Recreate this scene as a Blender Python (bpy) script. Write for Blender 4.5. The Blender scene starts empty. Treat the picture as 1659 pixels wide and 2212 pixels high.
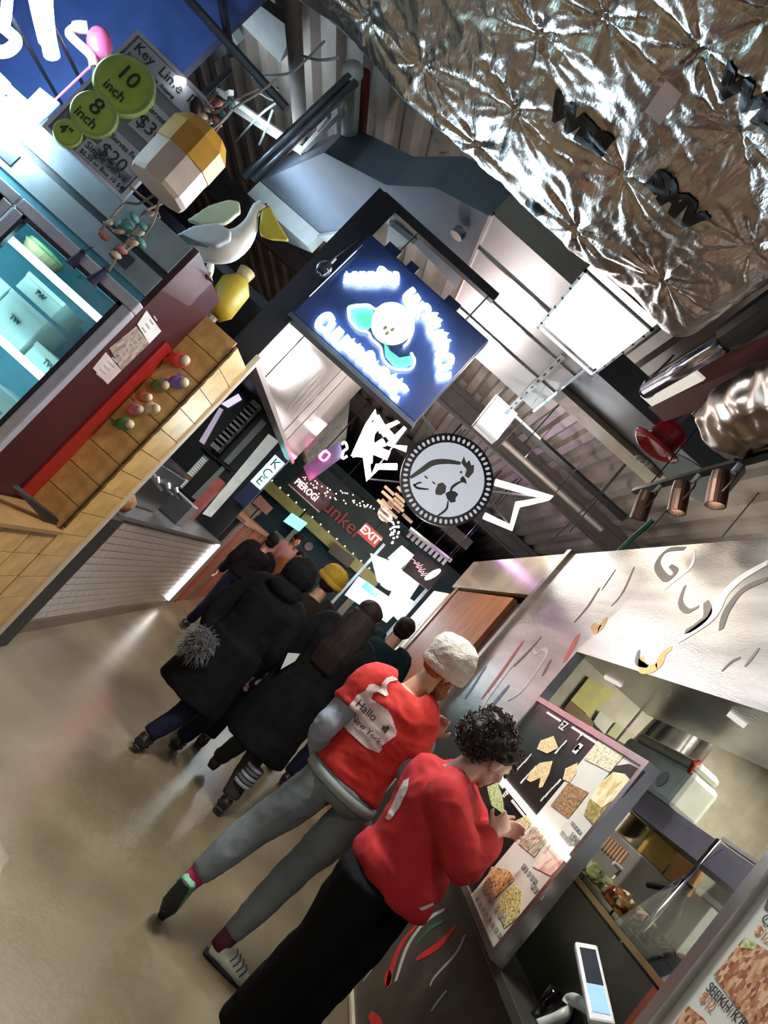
import bpy, bmesh, math, random
from mathutils import Vector as V, Matrix, noise, Quaternion
random.seed(7)
sc = bpy.context.scene
COL = sc.collection
PI = math.pi
# ------------------------------------------------------------ camera
FPX, CX, CY = 1600.0, 829.5, 1106.0
VPX, VPY, ROLL, CAMZ = 720.0, 1240.0, math.radians(42.0), 1.65
Yc = V(((VPX - CX) / FPX, -(VPY - CY) / FPX, -1.0)).normalized()
_u = V((math.sin(ROLL), math.cos(ROLL), 0.0))
Zc = (_u - Yc * _u.dot(Yc)).normalized()
Xc = Yc.cross(Zc)
R3 = Matrix((Xc, Yc, Zc))                 # camera space -> world
cam = bpy.data.objects.new('camera', bpy.data.cameras.new('camera'))
COL.objects.link(cam)
cam.matrix_world = Matrix.Translation((0, 0, CAMZ)) @ R3.to_4x4()
cam.data.sensor_fit = 'VERTICAL'
cam.data.sensor_height = 36.0
cam.data.lens = FPX / 2212.0 * 36.0
cam.data.clip_start = 0.05
sc.camera = cam
# ------------------------------------------------------------ world, exposure
w = bpy.data.worlds.new('hall_air'); sc.world = w; w.use_nodes = True
bg = w.node_tree.nodes['Background']
bg.inputs[0].default_value = (0.80, 0.86, 1.0, 1); bg.inputs[1].default_value = 0.30
sc.view_settings.view_transform = 'Standard'; sc.view_settings.look = 'None'
sc.view_settings.gamma = 1.0; sc.view_settings.use_curve_mapping = False
sc.view_settings.exposure = 0.35
sc.cycles.max_bounces = 4; sc.cycles.diffuse_bounces = 2; sc.cycles.glossy_bounces = 2; sc.cycles.transmission_bounces = 4; sc.cycles.transparent_max_bounces = 4
sc.cycles.use_adaptive_sampling = True; sc.cycles.adaptive_threshold = 0.12; sc.cycles.adaptive_min_samples = 12
sc.cycles.caustics_reflective = False; sc.cycles.caustics_refractive = False
sc.cycles.use_denoising = True
sc.cycles.sample_clamp_indirect = 4.0
def area(name, loc, target, size, power, col=(1, 1, 1), sy=None, spread=None):
    l = bpy.data.lights.new(name, 'AREA'); l.energy = power; l.color = col; l.size = size
    if sy: l.shape = 'RECTANGLE'; l.size_y = sy
    if spread: l.spread = spread
    o = bpy.data.objects.new(name, l); COL.objects.link(o); o.location = loc
    o.rotation_euler = (V(target) - V(loc)).to_track_quat('-Z', 'Y').to_euler()
    return o
def spot(name, loc, target, power, col=(1, 1, 1), ang=50, blend=.6, r=.03):
    l = bpy.data.lights.new(name, 'SPOT'); l.energy = power; l.color = col
    l.spot_size = math.radians(ang); l.spot_blend = blend; l.shadow_soft_size = r
    o = bpy.data.objects.new(name, l); COL.objects.link(o); o.location = loc
    o.rotation_euler = (V(target) - V(loc)).to_track_quat('-Z', 'Y').to_euler()
    return o
def point(name, loc, power, col, r=.1):
    l = bpy.data.lights.new(name, 'POINT'); l.energy = power; l.color = col; l.shadow_soft_size = 0
    o = bpy.data.objects.new(name, l); COL.objects.link(o); o.location = loc
    return o
# high hall lights over the passage (the hall's own lamps, in front of and behind the camera)
area('hall_light', (0.1, -1.2, 4.3), (0.2, -0.4, 0), .5, 40, (1, .93, .82), 1.2)
area('hall_light', (0.1, 7.8, 4.3), (0, 7.8, 0), .4, 40, (1, .88, .70), 1.2)
area('hall_light', (-0.2, 11.5, 4.3), (0, 11.5, 0), .4, 40, (1, .85, .68), 1.2)

# unseen fill lights added above the stalls to brighten the roof deck
area('roof_fill', (-2.6, 6.2, 3.7), (-2.2, 6.4, 5), .5, 20, (.72, .85, 1.0), 2.5)
area('roof_fill', (2.6, 6.5, 3.3), (2.2, 6.7, 5), .5, 15, (1, .93, .82), 2.5)
area('roof_fill', (-2.8, 1.5, 3.6), (-2.2, 1.8, 5), .5, 16, (.7, .84, 1.0), 2.0)
# ------------------------------------------------------------ helpers
def ray(px, py):
    d = V(((px - CX) / FPX, -(py - CY) / FPX, -1.0))
    return R3 @ d
def at(px, py, Y=None, X=None, Z=None):
    """the point of the place seen at a pixel, on a plane of the hall"""
    d = ray(px, py)
    if Y is not None: t = Y / d.y
    elif X is not None: t = X / d.x
    else: t = (Z - CAMZ) / d.z
    return V((d.x * t, d.y * t, CAMZ + d.z * t))

MATS = {}
def M(name, col=(.5, .5, .5), rough=.55, metal=0., var=.12, scale=9., bump=0., bscale=None, emit=0., ecol=None,
      trans=0., alpha=1., stretch=(1, 1, 1), coat=0., col2=None, spec=.5, light=False):
    if name in MATS: return MATS[name]
    m = bpy.data.materials.new(name); m.use_nodes = True
    nt = m.node_tree; N = nt.nodes; L = nt.links
    b = N['Principled BSDF']
    b.inputs['Roughness'].default_value = rough; b.inputs['Metallic'].default_value = metal
    b.inputs['Alpha'].default_value = alpha
    b.inputs['Transmission Weight'].default_value = trans
    b.inputs['Coat Weight'].default_value = coat; b.inputs['Specular IOR Level'].default_value = spec
    if emit and not light: m.cycles.emission_sampling = 'NONE'
    tc = N.new('ShaderNodeTexCoord'); mp = N.new('ShaderNodeMapping')
    mp.inputs['Scale'].default_value = stretch
    L.new(tc.outputs['Object'], mp.inputs['Vector'])
    nz = N.new('ShaderNodeTexNoise'); nz.inputs['Scale'].default_value = scale; nz.inputs['Detail'].default_value = 5
    L.new(mp.outputs['Vector'], nz.inputs['Vector'])
    cr = N.new('ShaderNodeValToRGB')
    cr.color_ramp.elements[0].position = .3; cr.color_ramp.elements[1].position = .72
    c2 = col2 or tuple(min(1, c * (1 + var)) for c in col)
    c1 = tuple(c * (1 - var) for c in col)
    cr.color_ramp.elements[0].color = (*c1, 1); cr.color_ramp.elements[1].color = (*c2, 1)
    L.new(nz.outputs['Fac'], cr.inputs['Fac']); L.new(cr.outputs['Color'], b.inputs['Base Color'])
    if bump:
        bz = N.new('ShaderNodeTexNoise'); bz.inputs['Scale'].default_value = bscale or scale * 4; bz.inputs['Detail'].default_value = 4
        L.new(mp.outputs['Vector'], bz.inputs['Vector'])
        bn = N.new('ShaderNodeBump'); bn.inputs['Strength'].default_value = bump; bn.inputs['Distance'].default_value = .02
        L.new(bz.outputs['Fac'], bn.inputs['Height']); L.new(bn.outputs['Normal'], b.inputs['Normal'])
    if emit:
        b.inputs['Emission Color'].default_value = (*(ecol or col), 1); b.inputs['Emission Strength'].default_value = emit
    MATS[name] = m
    return m
def food(name, cols, scale=30., rough=.5, stretch=(1, 1, 1)):
    """flat print of food: a mottled photograph in a few colours"""
    if name in MATS: return MATS[name]
    m = bpy.data.materials.new(name); m.use_nodes = True
    nt = m.node_tree; N = nt.nodes; L = nt.links; b = N['Principled BSDF']; b.inputs['Roughness'].default_value = rough
    tc = N.new('ShaderNodeTexCoord'); mp = N.new('ShaderNodeMapping'); mp.inputs['Scale'].default_value = stretch
    L.new(tc.outputs['Object'], mp.inputs['Vector'])
    vo = N.new('ShaderNodeTexVoronoi'); vo.inputs['Scale'].default_value = scale; L.new(mp.outputs['Vector'], vo.inputs['Vector'])
    nz = N.new('ShaderNodeTexNoise'); nz.inputs['Scale'].default_value = scale * .8; nz.inputs['Detail'].default_value = 6; L.new(mp.outputs['Vector'], nz.inputs['Vector'])
    sx = N.new('ShaderNodeSeparateColor'); L.new(vo.outputs['Color'], sx.inputs[0])
    mx = N.new('ShaderNodeMath'); mx.operation = 'ADD'; L.new(sx.outputs[0], mx.inputs[0]); L.new(nz.outputs['Fac'], mx.inputs[1])
    ml = N.new('ShaderNodeMath'); ml.operation = 'MULTIPLY'; ml.inputs[1].default_value = .62; L.new(mx.outputs[0], ml.inputs[0])
    cr = N.new('ShaderNodeValToRGB'); cr.color_ramp.interpolation = 'LINEAR'
    while len(cr.color_ramp.elements) < len(cols): cr.color_ramp.elements.new(.5)
    for i, c in enumerate(cols):
        cr.color_ramp.elements[i].position = .12 + .76 * i / max(1, len(cols) - 1); cr.color_ramp.elements[i].color = (*c, 1)
    L.new(ml.outputs[0], cr.inputs['Fac']); L.new(cr.outputs['Color'], b.inputs['Base Color'])
    MATS[name] = m
    return m

class Fr:
    """a local frame: ex to the reader's right, ey up, ez out towards the reader"""
    def __init__(s, o, ex, ey, ez=None):
        s.o = V(o); s.ex = V(ex).normalized(); s.ey = V(ey).normalized()
        s.ez = V(ez).normalized() if ez else s.ex.cross(s.ey).normalized()
    def p(s, x, y, z=0.): return s.o + s.ex * x + s.ey * y + s.ez * z
def front(o): return Fr(o, (1, 0, 0), (0, 0, 1))       # faces the camera (-Y)
def rwall(o): return Fr(o, (0, -1, 0), (0, 0, 1))      # right-hand side, faces the passage (-X)
def lwall(o): return Fr(o, (0, 1, 0), (0, 0, 1))       # left-hand side, faces the passage (+X)
WORLD = Fr((0, 0, 0), (1, 0, 0), (0, 1, 0))

class MB:
    def __init__(s): s.v = []; s.f = []
    def add(s, vs, fs):
        n = len(s.v); s.v += [tuple(v) for v in vs]; s.f += [tuple(i + n for i in f) for f in fs]; return s
    def box(s, a, b, fr=WORLD):
        x0, y0, z0 = a; x1, y1, z1 = b
        vs = [fr.p(x, y, z) for z in (z0, z1) for y in (y0, y1) for x in (x0, x1)]
        return s.add(vs, [(0, 2, 3, 1), (4, 5, 7, 6), (0, 1, 5, 4), (2, 6, 7, 3), (0, 4, 6, 2), (1, 3, 7, 5)])
    def prism(s, poly, z0, z1, fr=WORLD):
        n = len(poly)
        vs = [fr.p(x, y, z0) for x, y in poly] + [fr.p(x, y, z1) for x, y in poly]
        fs = [tuple(range(n))[::-1], tuple(range(n, 2 * n))] + [(i, (i + 1) % n, n + (i + 1) % n, n + i) for i in range(n)]
        return s.add(vs, fs)
    def hexa(s, p): return s.add(p, [(0, 2, 3, 1), (4, 5, 7, 6), (0, 1, 5, 4), (2, 6, 7, 3), (0, 4, 6, 2), (1, 3, 7, 5)])
    def ring(s, c, a, b, n):
        return [c + a * math.cos(2 * PI * i / n) + b * math.sin(2 * PI * i / n) for i in range(n)]
    def loft(s, rings, cap=True):
        n = len(rings[0]); vs = [p for r in rings for p in r]; fs = []
        for k in range(len(rings) - 1):
            for i in range(n):
                j = (i + 1) % n; fs.append((k * n + i, k * n + j, (k + 1) * n + j, (k + 1) * n + i))
        if cap: fs.append(tuple(range(n))[::-1]); fs.append(tuple(range((len(rings) - 1) * n, len(rings) * n)))
        return s.add(vs, fs)
    def tube(s, path, r, n=8, cap=True, flat=1., up=None):
        path = [V(p) for p in path]; rs = r if isinstance(r, (list, tuple)) else [r] * len(path)
        rings = []; a = None
        for i, p in enumerate(path):
            t = (path[min(i + 1, len(path) - 1)] - path[max(i - 1, 0)])
            t = t.normalized() if t.length > 1e-9 else V((0, 0, 1))
            if a is None:
                a = V(up) if up else (V((0, 0, 1)) if abs(t.z) < .9 else V((1, 0, 0)))
            a = (a - t * a.dot(t)).normalized(); b = t.cross(a)
            rings.append(s.ring(p, a * rs[i] * flat, b * rs[i], n))
        return s.loft(rings, cap)
    def lathe(s, prof, o, axis=(0, 0, 1), n=20):
        ax = V(axis).normalized(); a = ax.orthogonal().normalized(); b = ax.cross(a); o = V(o)
        return s.loft([s.ring(o + ax * h, a * max(r, 1e-4), b * max(r, 1e-4), n) for r, h in prof])
    def ell(s, c, rx, ry, rz, ax=None, n=14, m=9):
        ex, ey, ez = ax or (V((1, 0, 0)), V((0, 1, 0)), V((0, 0, 1))); c = V(c); rings = []
        for k in range(m):
            t = -PI / 2 + PI * (k + .5 - .5 * (1 - 2 * k / (m - 1)) * .96) / m
            rings.append(s.ring(c + ez * rz * math.sin(t), ex * rx * math.cos(t), ey * ry * math.cos(t), n))
        return s.loft(rings)
    def mesh(s, name):
        me = bpy.data.meshes.new(name); me.from_pydata(s.v, [], s.f); me.validate()
        bm = bmesh.new(); bm.from_mesh(me); bmesh.ops.recalc_face_normals(bm, faces=bm.faces); bm.to_mesh(me); bm.free()
        return me
    def build(s, name, mat, parent=None, smooth=False, bevel=0., label=None):
        return link(name, s.mesh(name), mat, parent, smooth, bevel, label)
def link(name, me, mat, parent=None, smooth=False, bevel=0., label=None):
    o = bpy.data.objects.new(name, me); COL.objects.link(o)
    if mat: me.materials.clear(); me.materials.append(mat)
    if smooth: me.polygons.foreach_set('use_smooth', [True] * len(me.polygons))
    if parent: o.parent = parent; o.matrix_parent_inverse = parent.matrix_basis.inverted() if parent.type else Matrix()
    if bevel:
        b = o.modifiers.new('bevel', 'BEVEL'); b.width = bevel; b.segments = 2; b.limit_method = 'ANGLE'
    if label: o['label'] = label
    return o
def thing(name, label, cat, loc=(0, 0, 0), group=None):
    o = bpy.data.objects.new(name, None); COL.objects.link(o); o.location = loc; o.empty_display_size = .1
    return tag(o, label, cat, group)
def tag(o, label, cat, group=None):
    o['label'] = label; o['category'] = cat
    if group: o['group'] = group
    return o
def struct(o): o['kind'] = 'structure'; return o
def stuff(o): o['kind'] = 'stuff'; return o
def text(s, name, fr, x, y, size, mat, parent, z=.002, ext=.002, align='LEFT', label=None, sx=1., bold=0.):
    cu = bpy.data.curves.new(name, 'FONT'); cu.body = s; cu.size = size; cu.extrude = ext; cu.align_x = align; cu.align_y = 'CENTER'
    cu.resolution_u = 3; cu.offset = bold
    t = bpy.data.objects.new('tmp', cu); COL.objects.link(t)
    dg = bpy.context.evaluated_depsgraph_get()
    me = bpy.data.meshes.new_from_object(t.evaluated_get(dg))
    bpy.data.objects.remove(t)
    me.name = name
    for v in me.vertices:
        v.co = fr.p(x + v.co.x * sx, y + v.co.y, z + ext + v.co.z)
    return link(name, me, mat, parent, label=label)
def baked(mb, voxel=.012, smooth=6, name='body', disp=None):
    """one continuous surface from overlapping lofts"""
    me = mb.mesh('tmp'); o = bpy.data.objects.new('tmp', me); COL.objects.link(o)
    r = o.modifiers.new('r', 'REMESH'); r.mode = 'VOXEL'; r.voxel_size = voxel
    if smooth:
        sm = o.modifiers.new('s', 'SMOOTH'); sm.iterations = smooth; sm.factor = .5
    dg = bpy.context.evaluated_depsgraph_get()
    out = bpy.data.meshes.new_from_object(o.evaluated_get(dg))
    bpy.data.objects.remove(o); out.name = name
    if disp:
        nr = [v.normal.copy() for v in out.vertices]
        for v, n in zip(out.vertices, nr): v.co = v.co + n * disp(v.co)
        out.update()
    return out
def bez(pts, n=8):
    """smooth curve through points"""
    pts = [V(p) for p in pts]; out = []
    for i in range(len(pts) - 1):
        p0 = pts[max(i - 1, 0)]; p1 = pts[i]; p2 = pts[i + 1]; p3 = pts[min(i + 2, len(pts) - 1)]
        for k in range(n):
            t = k / n
            out.append(.5 * ((2 * p1) + (p2 - p0) * t + (2 * p0 - 5 * p1 + 4 * p2 - p3) * t * t + (3 * p1 - p0 - 3 * p2 + p3) * t ** 3))
    out.append(pts[-1]); return out
def ribbon(pts, w, z0, z1, fr):
    """a flat painted or printed stroke, pts in frame coordinates, width tapering"""
    P = [V((p[0], p[1], 0)) for p in pts]; P = bez(P, 6); n = len(P); L = []; R = []
    for i, p in enumerate(P):
        t = (P[min(i + 1, n - 1)] - P[max(i - 1, 0)]).normalized(); k = i / (n - 1)
        ww = w * (.35 + .65 * math.sin(PI * min(1, max(0, .08 + .84 * k)))); q = V((-t.y, t.x, 0)) * ww * .5
        L.append(p + q); R.append(p - q)
    mb = MB(); vs = []
    for i in range(n):
        for q in (L[i], R[i]):
            vs += [fr.p(q.x, q.y, z0), fr.p(q.x, q.y, z1)]
    fs = []
    for i in range(n - 1):
        a = i * 4; b = a + 4
        fs += [(a + 1, a + 3, b + 3, b + 1), (a, b, b + 2, a + 2), (a, a + 1, b + 1, b), (a + 2, b + 2, b + 3, a + 3)]
    fs += [(0, 2, 3, 1), (n * 4 - 4, n * 4 - 3, n * 4 - 1, n * 4 - 2)]
    return mb.add(vs, fs)

# ------------------------------------------------------------ materials
STEEL = M('brushed_steel', (.40, .385, .36), .30, 1., .40, 2.2, .12, 60, stretch=(1, .35, 3))
GALV = M('galvanised', (.50, .50, .48), .38, .9, .2, 5.)
BLACK = M('black_metal', (.012, .012, .015), .4)
DARK = M('dark_paint', (.02, .02, .024), .6)
WHITE = M('white_paint', (.72, .72, .70), .45)
CREAM = M('cream_paint', (.62, .58, .45), .5)
GLASS = M('clear_glass', (.9, .97, 1), .03, 0, 0, trans=1.)
CHROME = M('chrome', (.75, .75, .77), .12, 1., .05)
# ============================================================ the setting
FLOORM = M('polished_concrete', (.215, .172, .098), .30, 0, .30, 1.3, .05, 40, col2=(.30, .245, .145))
struct(MB().box((-6, -5, -.1), (6, 24, 0)).build('floor', FLOORM))
# corrugated roof deck, ribs along the passage
mb = MB(); p = .27; prof = []
x = -6.
while x < 6.:
    prof += [(x, 4.62), (x + p * .36, 4.62), (x + p * .5, 4.70), (x + p * .86, 4.70)]; x += p
prof.append((x, 4.62))
vs = [(a, yy, b) for a, b in prof for yy in (-5., 24.)]
mb.add(vs, [(2 * i, 2 * i + 1, 2 * i + 3, 2 * i + 2) for i in range(len(prof) - 1)])
DECK = M('roof_deck', (.44, .39, .33), .45, .25, .35, 1.2)
struct(mb.build('ceiling', DECK))
struct(MB().box((-6.1, -5, 0), (-6, 24, 4.7)).build('wall_left', M('wall_dark', (.05, .055, .07), .7)))
struct(MB().box((6, -5, 0), (6.1, 24, 4.7)).build('wall_right', M('wall_dark')))
struct(MB().box((-6, 23.9, 0), (6, 24, 4.7)).build('wall_back', M('wall_dark')))
# steel cross joists carrying the deck
JO = M('joist_paint', (.14, .125, .11), .55)
for k, y in enumerate((2.0, 9.6, 14.4)):
    j = thing('roof_joist', ['nearest dark steel joist above the crinkled foil duct', 'dark steel roof joist above the round hen sign', 'farthest dark steel roof joist above the green facade'][k], 'joist', (0, y, 4.4), 'cross joists under the roof deck')
    MB().box((-6, y - .05, 4.52), (6, y + .05, 4.61)).build('flange', JO, j)
    MB().box((-6, y - .012, 4.3), (6, y + .012, 4.52)).build('web', JO, j)
    MB().box((-6, y - .05, 4.27), (6, y + .05, 4.3)).build('flange', JO, j)

# ============================================================ right-hand kebab stall: shell
XR = 1.40
FRW = rwall((XR, 0, 0))        # frame: x = -Y, y = z, z out to the passage
wr = struct(MB().box((XR, 4.42, 1.0), (XR + .06, 6.2, 2.28)).build('trim_1', STEEL))
fas = struct(MB().box((XR, .3, 2.28), (XR + .06, 6.2, 3.13)).build('trim_2', STEEL))
struct(MB().box((XR + .06, .3, 2.28), (1.97, 4.42, 2.33)).build('trim_3', STEEL))      # soffit behind the fascia
struct(MB().box((XR + .06, 6.05, 0), (4.2, 6.2, 3.1)).build('wall_stall', CREAM))
struct(MB().box((4.1, .3, 0), (4.2, 6.05, 3.1)).build('wall_kitchen', CREAM))
struct(MB().box((1.97, .3, 2.9), (4.2, 6.05, 2.96)).build('trim_4', M('kitchen_ceiling', (.10, .09, .10), .6)))
struct(MB().box((XR - .03, 6.2, 0), (XR + .06, 6.32, 3.16)).build('trim_5', M('post_steel', (.30, .27, .22), .4, .7)))
for k, (a, b) in enumerate((((1310, 1462), (1340, 1478)), ((1575, 1538), (1612, 1566)))):
    A = at(*a, Z=2.278); B = at(*b, Z=2.278)
    sl = MB().tube([A, B], .018, 8).build('soffit_slot', M('slot_light', (1, .95, .85), .4, emit=.6))
    tag(sl, ['narrow slot light in the steel soffit above the yellow panel', 'narrow slot light in the steel soffit at the frame edge'][k], 'light', 'slot lights in the steel soffit')

# counter
ct = thing('stall_counter', 'long dark painted kebab counter with red and white brush strokes', 'counter', (1.8, 3.4, 0))
MB().box((1.455, .5, 0), (2.15, 6.04, .17)).build('plinth', M('plinth_tan', (.34, .27, .16), .35), ct)
MB().box((1.47, .5, .17), (2.15, 6.04, .96)).build('body', M('counter_dark', (.045, .038, .030), .45, var=.5, scale=5), ct)
MB().box((1.40, .5, .96), (2.2, 6.04, 1.0)).build('worktop', M('worktop_dark', (.05, .05, .045), .3), ct, bevel=.004)
MB().box((1.448, .5, .165), (1.472, 6.04, .18)).build('edge_strip', M('edge_cream', (.7, .62, .42), .4), ct)
CF = rwall((1.47, 0, 0))
def stroke(parent, pts, w, mat, X, fr, z=.0015, name='paint_stroke'):
    q = [at(a, b, X=X) for a, b in pts]
    return ribbon([(-p.y, p.z) for p in q], w, .0004, z, fr).build(name, mat, parent)
PR = M('paint_red', (.55, .02, .015), .5); PW = M('paint_white', (.5, .48, .44), .5); PG = M('paint_green', (.02, .12, .05), .5)
stroke(ct, [(900, 2000), (870, 2035), (850, 2080), (838, 2130)], .05, PR, 1.47, CF)
stroke(ct, [(985, 2000), (950, 2040), (900, 2072)], .05, PR, 1.47, CF)
stroke(ct, [(835, 2100), (842, 2130)], .05, PR, 1.47, CF)
stroke(ct, [(960, 1965), (920, 1990), (880, 2045), (855, 2120)], .035, PW, 1.47, CF)
stroke(ct, [(1005, 2020), (985, 2060), (940, 2110), (930, 2130)], .02, PW, 1.47, CF)
stroke(ct, [(965, 2140), (945, 2165), (932, 2185)], .014, PW, 1.47, CF)
stroke(ct, [(830, 2040), (805, 2090), (785, 2120)], .015, PW, 1.47, CF)
stroke(ct, [(960, 1990), (930, 2005), (900, 2040)], .03, PG, 1.47, CF)
stroke(ct, [(800, 2190), (815, 2212), (822, 2235)], .05, PR, 1.47, CF)
# swirls painted on the steel
SW = M('swirl_dark', (.10, .085, .07), .5, .3); SL = M('swirl_light', (.55, .53, .50), .4, .2); SO = M('swirl_orange', (.62, .33, .10), .5); SB = M('swirl_blue', (.08, .13, .25), .5); SR = M('swirl_red', (.45, .06, .04), .5)
G = [
 ([(1480, 1185), (1440, 1190), (1420, 1220), (1440, 1250), (1460, 1235), (1448, 1222)], .03, SW), ([(1500, 1190), (1492, 1225), (1450, 1260), (1435, 1275)], .02, SL),
 ([(1659, 1215), (1600, 1250), (1560, 1290), (1540, 1330), (1510, 1355), (1465, 1385)], .045, SL), ([(1659, 1250), (1605, 1275), (1570, 1320), (1558, 1360)], .03, SW),
 ([(1525, 1300), (1528, 1330), (1500, 1355), (1480, 1365)], .035, SW), ([(1480, 1265), (1470, 1300), (1485, 1320), (1510, 1310)], .02, SW),
 ([(1385, 1420), (1390, 1445), (1420, 1440), (1432, 1415), (1452, 1400)], .035, SO), ([(1380, 1405), (1378, 1430), (1400, 1440)], .02, SW),
 ([(1295, 1270), (1270, 1310), (1240, 1345)], .02, SW), ([(1370, 1225), (1345, 1280), (1320, 1310)], .012, SW), ([(1330, 1230), (1300, 1275)], .012, SW),
 ([(1152, 1400), (1158, 1412), (1172, 1402), (1182, 1410), (1165, 1440), (1130, 1490), (1098, 1512)], .02, SL), ([(1150, 1395), (1105, 1440), (1060, 1500), (1030, 1545)], .025, SL),
 ([(1130, 1385), (1085, 1450), (1040, 1510)], .04, SR), ([(1170, 1375), (1140, 1410), (1110, 1440)], .02, SW), ([(1250, 1370), (1235, 1400), (1220, 1430)], .04, SR),
 ([(1050, 1440), (1030, 1470), (1005, 1510)], .035, SB), ([(1100, 1480), (1075, 1510), (1050, 1540)], .04, SB), ([(1190, 1425), (1172, 1460)], .02, SW),
 ([(1308, 1335), (1295, 1360), (1280, 1350)], .04, SO), ([(1600, 1420), (1580, 1430), (1560, 1450)], .01, SW), ([(1640, 1400), (1610, 1440)], .012, SW)]
for pts, wd, m_ in G:
    stroke(fas, pts, wd * 1.7, m_, XR, FRW)
# ============================================================ kebab stall: menu boards
MBLK = M('menu_black', (.018, .014, .012), .22, var=.3); MWHT = M('menu_white', (.78, .76, .66), .22, var=.04)
PALE = M('print_white', (.8, .78, .72), .5); INK = M('print_ink', (.03, .03, .03), .5); GREYP = M('print_grey', (.35, .34, .32), .5); ORP = M('print_orange', (.75, .25, .08), .5); GRP = M('print_green', (.12, .2, .1), .5)
def onmenu(px, py): q = at(px, py, X=1.358); return (-q.y, q.z)
MF = rwall((1.358, 0, 0))
def patch(parent, name, pts, mat, z=.0012, label=None):
    """a flat printed area on a menu, corners by place on the board"""
    o = MB().prism([onmenu(*p) for p in pts], .0002, z, MF).build(name, mat, parent)
    if label: o['label'] = label
    return o
mn = thing('menu_board', 'large framed photo menu board lit white that the curly haired person reads', 'menu board', (1.38, 3.5, 1.0))
MB().box((1.36, 3.27, 1.03), (1.40, 4.24, 1.89)).build('black_panel', MBLK, mn)
MB().box((1.36, 2.80, 1.03), (1.40, 3.27, 1.89)).build('white_panel', MWHT, mn)
FRM = M('frame_steel', (.5, .47, .46), .25, .9)
for a, b in (((1.35, 2.77, 1.00), (1.41, 4.26, 1.03)), ((1.35, 2.77, 1.89), (1.41, 4.26, 1.92)), ((1.35, 2.77, 1.03), (1.41, 2.80, 1.89)), ((1.35, 4.24, 1.03), (1.41, 4.26, 1.89))):
    MB().box(a, b).build('frame_bar', FRM, mn)
MB().box((1.340, 2.80, 1.435), (1.36, 4.24, 1.46)).build('light_bar', M('bar_light', (1, .97, .9), .3, emit=4.5, light=True), mn)
F_FRY = food('photo_fries', [(.25, .16, .08), (.75, .62, .35), (.9, .85, .7), (.45, .4, .2)], 110); F_SKEW = food('photo_skewers', [(.06, .03, .015), (.28, .12, .04), (.55, .35, .15), (.1, .06, .03)], 90, stretch=(1, 1, 3))
F_BURG = food('photo_burger', [(.5, .3, .1), (.85, .65, .3), (.9, .85, .6)], 30); F_PAT = food('photo_patty', [(.05, .03, .01), (.3, .15, .05), (.25, .3, .05), (.6, .4, .15)], 110)
F_SAL = food('photo_salad', [(.5, .06, .04), (.8, .3, .2), (.2, .25, .1), (.85, .75, .6), (.05, .04, .02)], 80, stretch=(1, 2, .7)); F_MEAT = food('photo_meat', [(.55, .1, .08), (.85, .45, .35), (.9, .7, .55)], 30)
F_BOWL = food('photo_bowl', [(.35, .08, .03), (.8, .3, .08), (.9, .6, .3), (.2, .1, .04)], 90); F_RICE = food('photo_rice', [(.3, .2, .03), (.75, .55, .1), (.9, .8, .4), (.15, .12, .03)], 170)
F_WING = food('photo_wings', [(.3, .16, .05), (.75, .5, .22), (.9, .75, .45)], 90, stretch=(1, 1, 3)); F_TACO = food('photo_tacos', [(.3, .28, .06), (.75, .6, .3), (.85, .75, .45), (.2, .3, .06)], 80, stretch=(1, 3, 1))
F_KEB = food('photo_kebab', [(.06, .02, .01), (.30, .08, .03), (.55, .24, .1), (.75, .5, .3)], 60, stretch=(1, 1.6, 1)); F_LETT = food('photo_lettuce', [(.1, .16, .03), (.4, .48, .12), (.8, .75, .5)], 120)
patch(mn, 'photo', [(1292, 1600), (1348, 1632), (1318, 1668), (1262, 1640)], F_FRY, label='printed photo of fries')
patch(mn, 'photo', [(1360, 1650), (1395, 1668), (1345, 1724), (1300, 1690), (1330, 1655)], MBLK)
patch(mn, 'photo', [(1300, 1690), (1325, 1668), (1350, 1672), (1366, 1690), (1352, 1712), (1300, 1745), (1275, 1725)], F_BURG, .0016, 'printed burger bun')
patch(mn, 'photo', [(1275, 1725), (1300, 1745), (1322, 1735), (1300, 1775), (1285, 1785), (1262, 1760)], F_PAT, .0018)
patch(mn, 'photo', [(1228, 1690), (1272, 1712), (1228, 1768), (1190, 1740)], F_SKEW, label='printed photo of grilled skewers')
patch(mn, 'photo', [(1163, 1775), (1184, 1812), (1155, 1852), (1120, 1822)], F_SAL); patch(mn, 'photo', [(1192, 1818), (1222, 1858), (1190, 1892), (1150, 1872)], F_MEAT)
patch(mn, 'photo', [(1062, 1872), (1100, 1880), (1112, 1900), (1062, 1948), (1042, 1918)], F_BOWL); patch(mn, 'photo', [(1110, 1910), (1128, 1928), (1122, 1980), (1090, 2005), (1072, 1960), (1090, 1928)], F_RICE)
patch(mn, 'photo', [(1194, 1644), (1186, 1672), (1172, 1700), (1164, 1702), (1168, 1680), (1146, 1690), (1138, 1684), (1150, 1664), (1166, 1648)], F_WING, label='printed chicken wings')
patch(mn, 'photo', [(1196, 1590), (1206, 1616), (1182, 1628), (1160, 1618), (1168, 1600)], F_WING); patch(mn, 'photo', [(1248, 1648), (1246, 1668), (1232, 1690), (1216, 1684), (1222, 1660)], F_WING)
patch(mn, 'photo', [(1075, 1690), (1085, 1720), (1090, 1760), (1062, 1740), (1052, 1700)], F_LETT); patch(mn, 'photo', [(1145, 1758), (1150, 1775), (1128, 1805), (1105, 1795), (1110, 1775)], F_TACO)
patch(mn, 'photo', [(1070, 1830), (1045, 1860), (1030, 1880), (1025, 1865), (1050, 1830)], F_TACO)
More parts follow.
